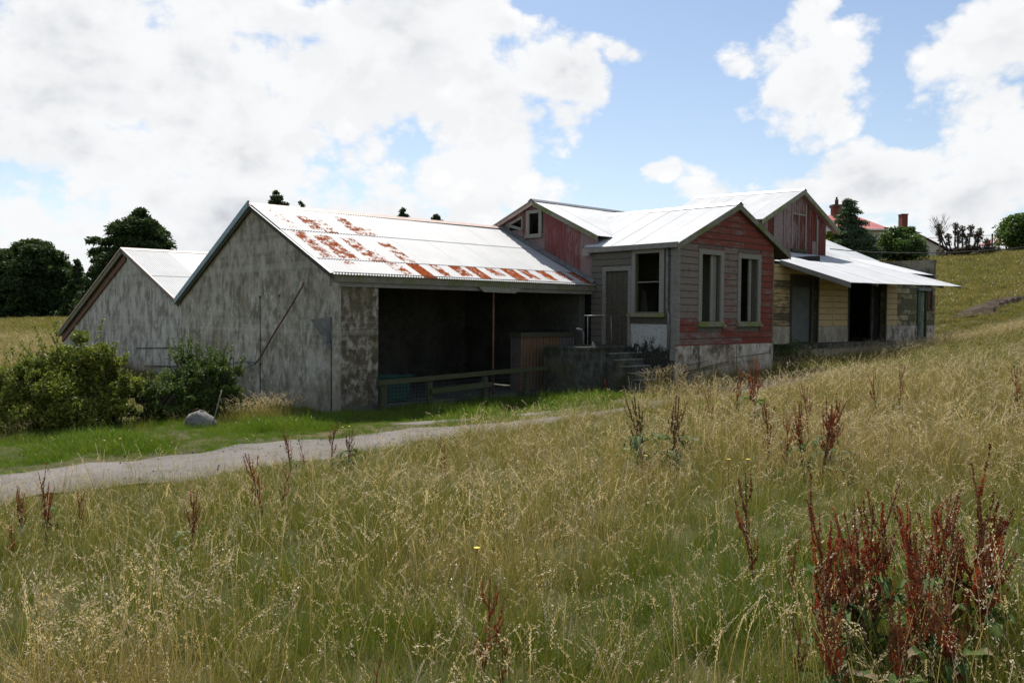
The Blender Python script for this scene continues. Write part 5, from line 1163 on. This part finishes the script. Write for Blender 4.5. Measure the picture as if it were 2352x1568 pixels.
k=(a<-.4)&(RG.random(n)<.10)&(b>-.6); put(x[k],y[k],RG.integers(0,3,k.sum()),RG.uniform(.5,.8,k.sum()))
for a0,b0,r0,n0 in ((-2.2,-3.3,.28,26),(-1.3,-3.15,.3,30),(-3.4,-3.4,.22,16),(.4,-3.35,.35,26),(-5.6,-4.1,.25,10),(1.9,-3.9,.3,16)):
    th=RG.random(n0)*6.283; rr=r0*np.sqrt(RG.random(n0)); aa=a0+1.6*rr*np.cos(th); bb=b0+rr*np.sin(th); put(OX+aa*UX-bb*UY,OY+aa*UY+bb*UX,RG.integers(8,10,n0),RG.uniform(.5,.95,n0))
# tongues of turf creeping over the road edge
t=RG.random(900); aa=-9+17*t; cc_=np.interp(aa,RC[:,0],RC[:,1])+np.interp(aa,RC[:,0],RC[:,2])/2-RG.random(900)**2*.35; m_=vnoise(aa,aa*0,2.2,2)>.15
aa,cc_=aa[m_],cc_[m_]; put(OX+aa*UX-cc_*UY,OY+aa*UY+cc_*UX,RG.integers(8,10,len(aa)),RG.uniform(.4,.8,len(aa)))
for y0,y1,dn,ix,sc in ((26,45,13,(10,12),1.0),(45,100,3.2,(12,13),1.5)):
    x,y=scatter(y0,y1,dn,.70); a,b,rm,ex,vg,apr=zone(x,y); k=~ex&((x>8)|(x<-10)); x,y=x[k],y[k]; n=len(x)
    ii=RG.integers(ix[0],ix[1],n); far=(x>9)&(y>34); ii=np.where(far,12,ii); put(x,y,ii,sc*RG.uniform(.7,1.2,n)*np.where(far&(y<45),.8,1.))
PT=np.concatenate(PT);RT=np.concatenate(RT);SCL=np.concatenate(SCL);ID=np.concatenate(ID);DRY=np.concatenate(DRY)
me=bpy.data.meshes.new('meadow_grass'); me.vertices.add(len(PT)); me.vertices.foreach_set('co',PT.astype(np.float32).ravel())
a_=me.attributes.new('rot','FLOAT_VECTOR','POINT'); a_.data.foreach_set('vector',RT.astype(np.float32).ravel())
a_=me.attributes.new('size','FLOAT','POINT'); a_.data.foreach_set('value',SCL.astype(np.float32))
a_=me.attributes.new('dry','FLOAT','POINT'); a_.data.foreach_set('value',DRY.astype(np.float32))
a_=me.attributes.new('kind_index','INT','POINT'); a_.data.foreach_set('value',ID.astype(np.int32))
gr=bpy.data.objects.new('meadow_grass',me); COL.objects.link(gr); setkind(gr,'stuff'); gr['label']='long seeding meadow grass covering the field, verges and hillside'; gr['category']='grass'
ng=bpy.data.node_groups.new('grass_scatter','GeometryNodeTree'); ng.interface.new_socket('Geometry',in_out='INPUT',socket_type='NodeSocketGeometry'); ng.interface.new_socket('Geometry',in_out='OUTPUT',socket_type='NodeSocketGeometry')
N=ng.nodes;Lk=ng.links
gi=N.new('NodeGroupInput');go=N.new('NodeGroupOutput');iop=N.new('GeometryNodeInstanceOnPoints');ci=N.new('GeometryNodeCollectionInfo')
ci.inputs['Collection'].default_value=GC; ci.inputs['Separate Children'].default_value=True; ci.inputs['Reset Children'].default_value=True
def na(nm,dt): q=N.new('GeometryNodeInputNamedAttribute'); q.data_type=dt; q.inputs['Name'].default_value=nm; return q.outputs['Attribute']
Lk.new(gi.outputs[0],iop.inputs['Points']); Lk.new(ci.outputs[0],iop.inputs['Instance']); iop.inputs['Pick Instance'].default_value=True
Lk.new(na('kind_index','INT'),iop.inputs['Instance Index'])
e2r=N.new('FunctionNodeEulerToRotation'); Lk.new(na('rot','FLOAT_VECTOR'),e2r.inputs[0]); Lk.new(e2r.outputs[0],iop.inputs['Rotation'])
Lk.new(na('size','FLOAT'),iop.inputs['Scale']); Lk.new(iop.outputs[0],go.inputs[0])
md=gr.modifiers.new('scatter','NODES'); md.node_group=ng
# loose chips on the track
sv=[];sf=[]
for i in range(600):
    a=rnd.uniform(-9,6); c_=float(np.interp(a,RC[:,0],RC[:,1])); w_=float(np.interp(a,RC[:,0],RC[:,2]))/2; b=c_+rnd.choice((-1,1))*w_*rnd.uniform(0,1)**.5*1.05
    x,y,_=Lw(a,b); octa(sv,sf,(x,y,gz(x,y)+.012),rnd.uniform(.005,.012) if rnd.random()<.93 else rnd.uniform(.014,.026))
st_=bpy.data.objects.new('loose_stones',mesh('loose_stones',sv,sf,M['chip'])); COL.objects.link(st_); setkind(st_,'stuff'); st_['label']='small loose stones scattered on the grey track'; st_['category']='stones'
# yellow flowers in the grass
FLB=['yellow flower on the turf between the boulder and the track','yellow flower beside the first one on the turf near the boulder','yellow flower on the verge just left of the shed corner','second yellow flower on the verge just left of the shed corner','yellow flower in mid field left of the dark red dock row','paired yellow flower in mid field just behind its neighbour','single yellow flower in the lower centre grass','yellow flower near the leafy green dock pair','yellow flower in the green strip by the bare apron','yellow flower in the green strip near the concrete steps']
FLW=[(-6.35,12.9),(-6.2,13.1),(-3.0,14.7),(-2.9,14.8),(2.0,7.6),(2.15,7.5),(-.2,4.9),(1.35,8.3),(-.9,16.6),(3.6,20.4)]
for i,(x,y) in enumerate(FLW):
    T=Thing('yellow_flower',FLB[i],'flower',x,y,gz(x,y),'yellow flowers in the grass',world=True)
    h=.30 if y<10 else .2
    V=[];Fc=[]
    for s_ in range(9):
        t_=2*math.pi*s_/9; V+=[(x,y,gz(x,y)+h),(x+.02*math.cos(t_),y+.02*math.sin(t_),gz(x,y)+h+.006),(x+.02*math.cos(t_+.6),y+.02*math.sin(t_+.6),gz(x,y)+h+.006)]; Fc.append((3*s_,3*s_+1,3*s_+2))
    mk(T,'petals',V,Fc,M['yellow']); tube(T,'stalk',[(x,y,gz(x,y)-.02),(x,y,gz(x,y)+h)],.0025,M['dockstem'],n=4)
print('tufts',len(PT))
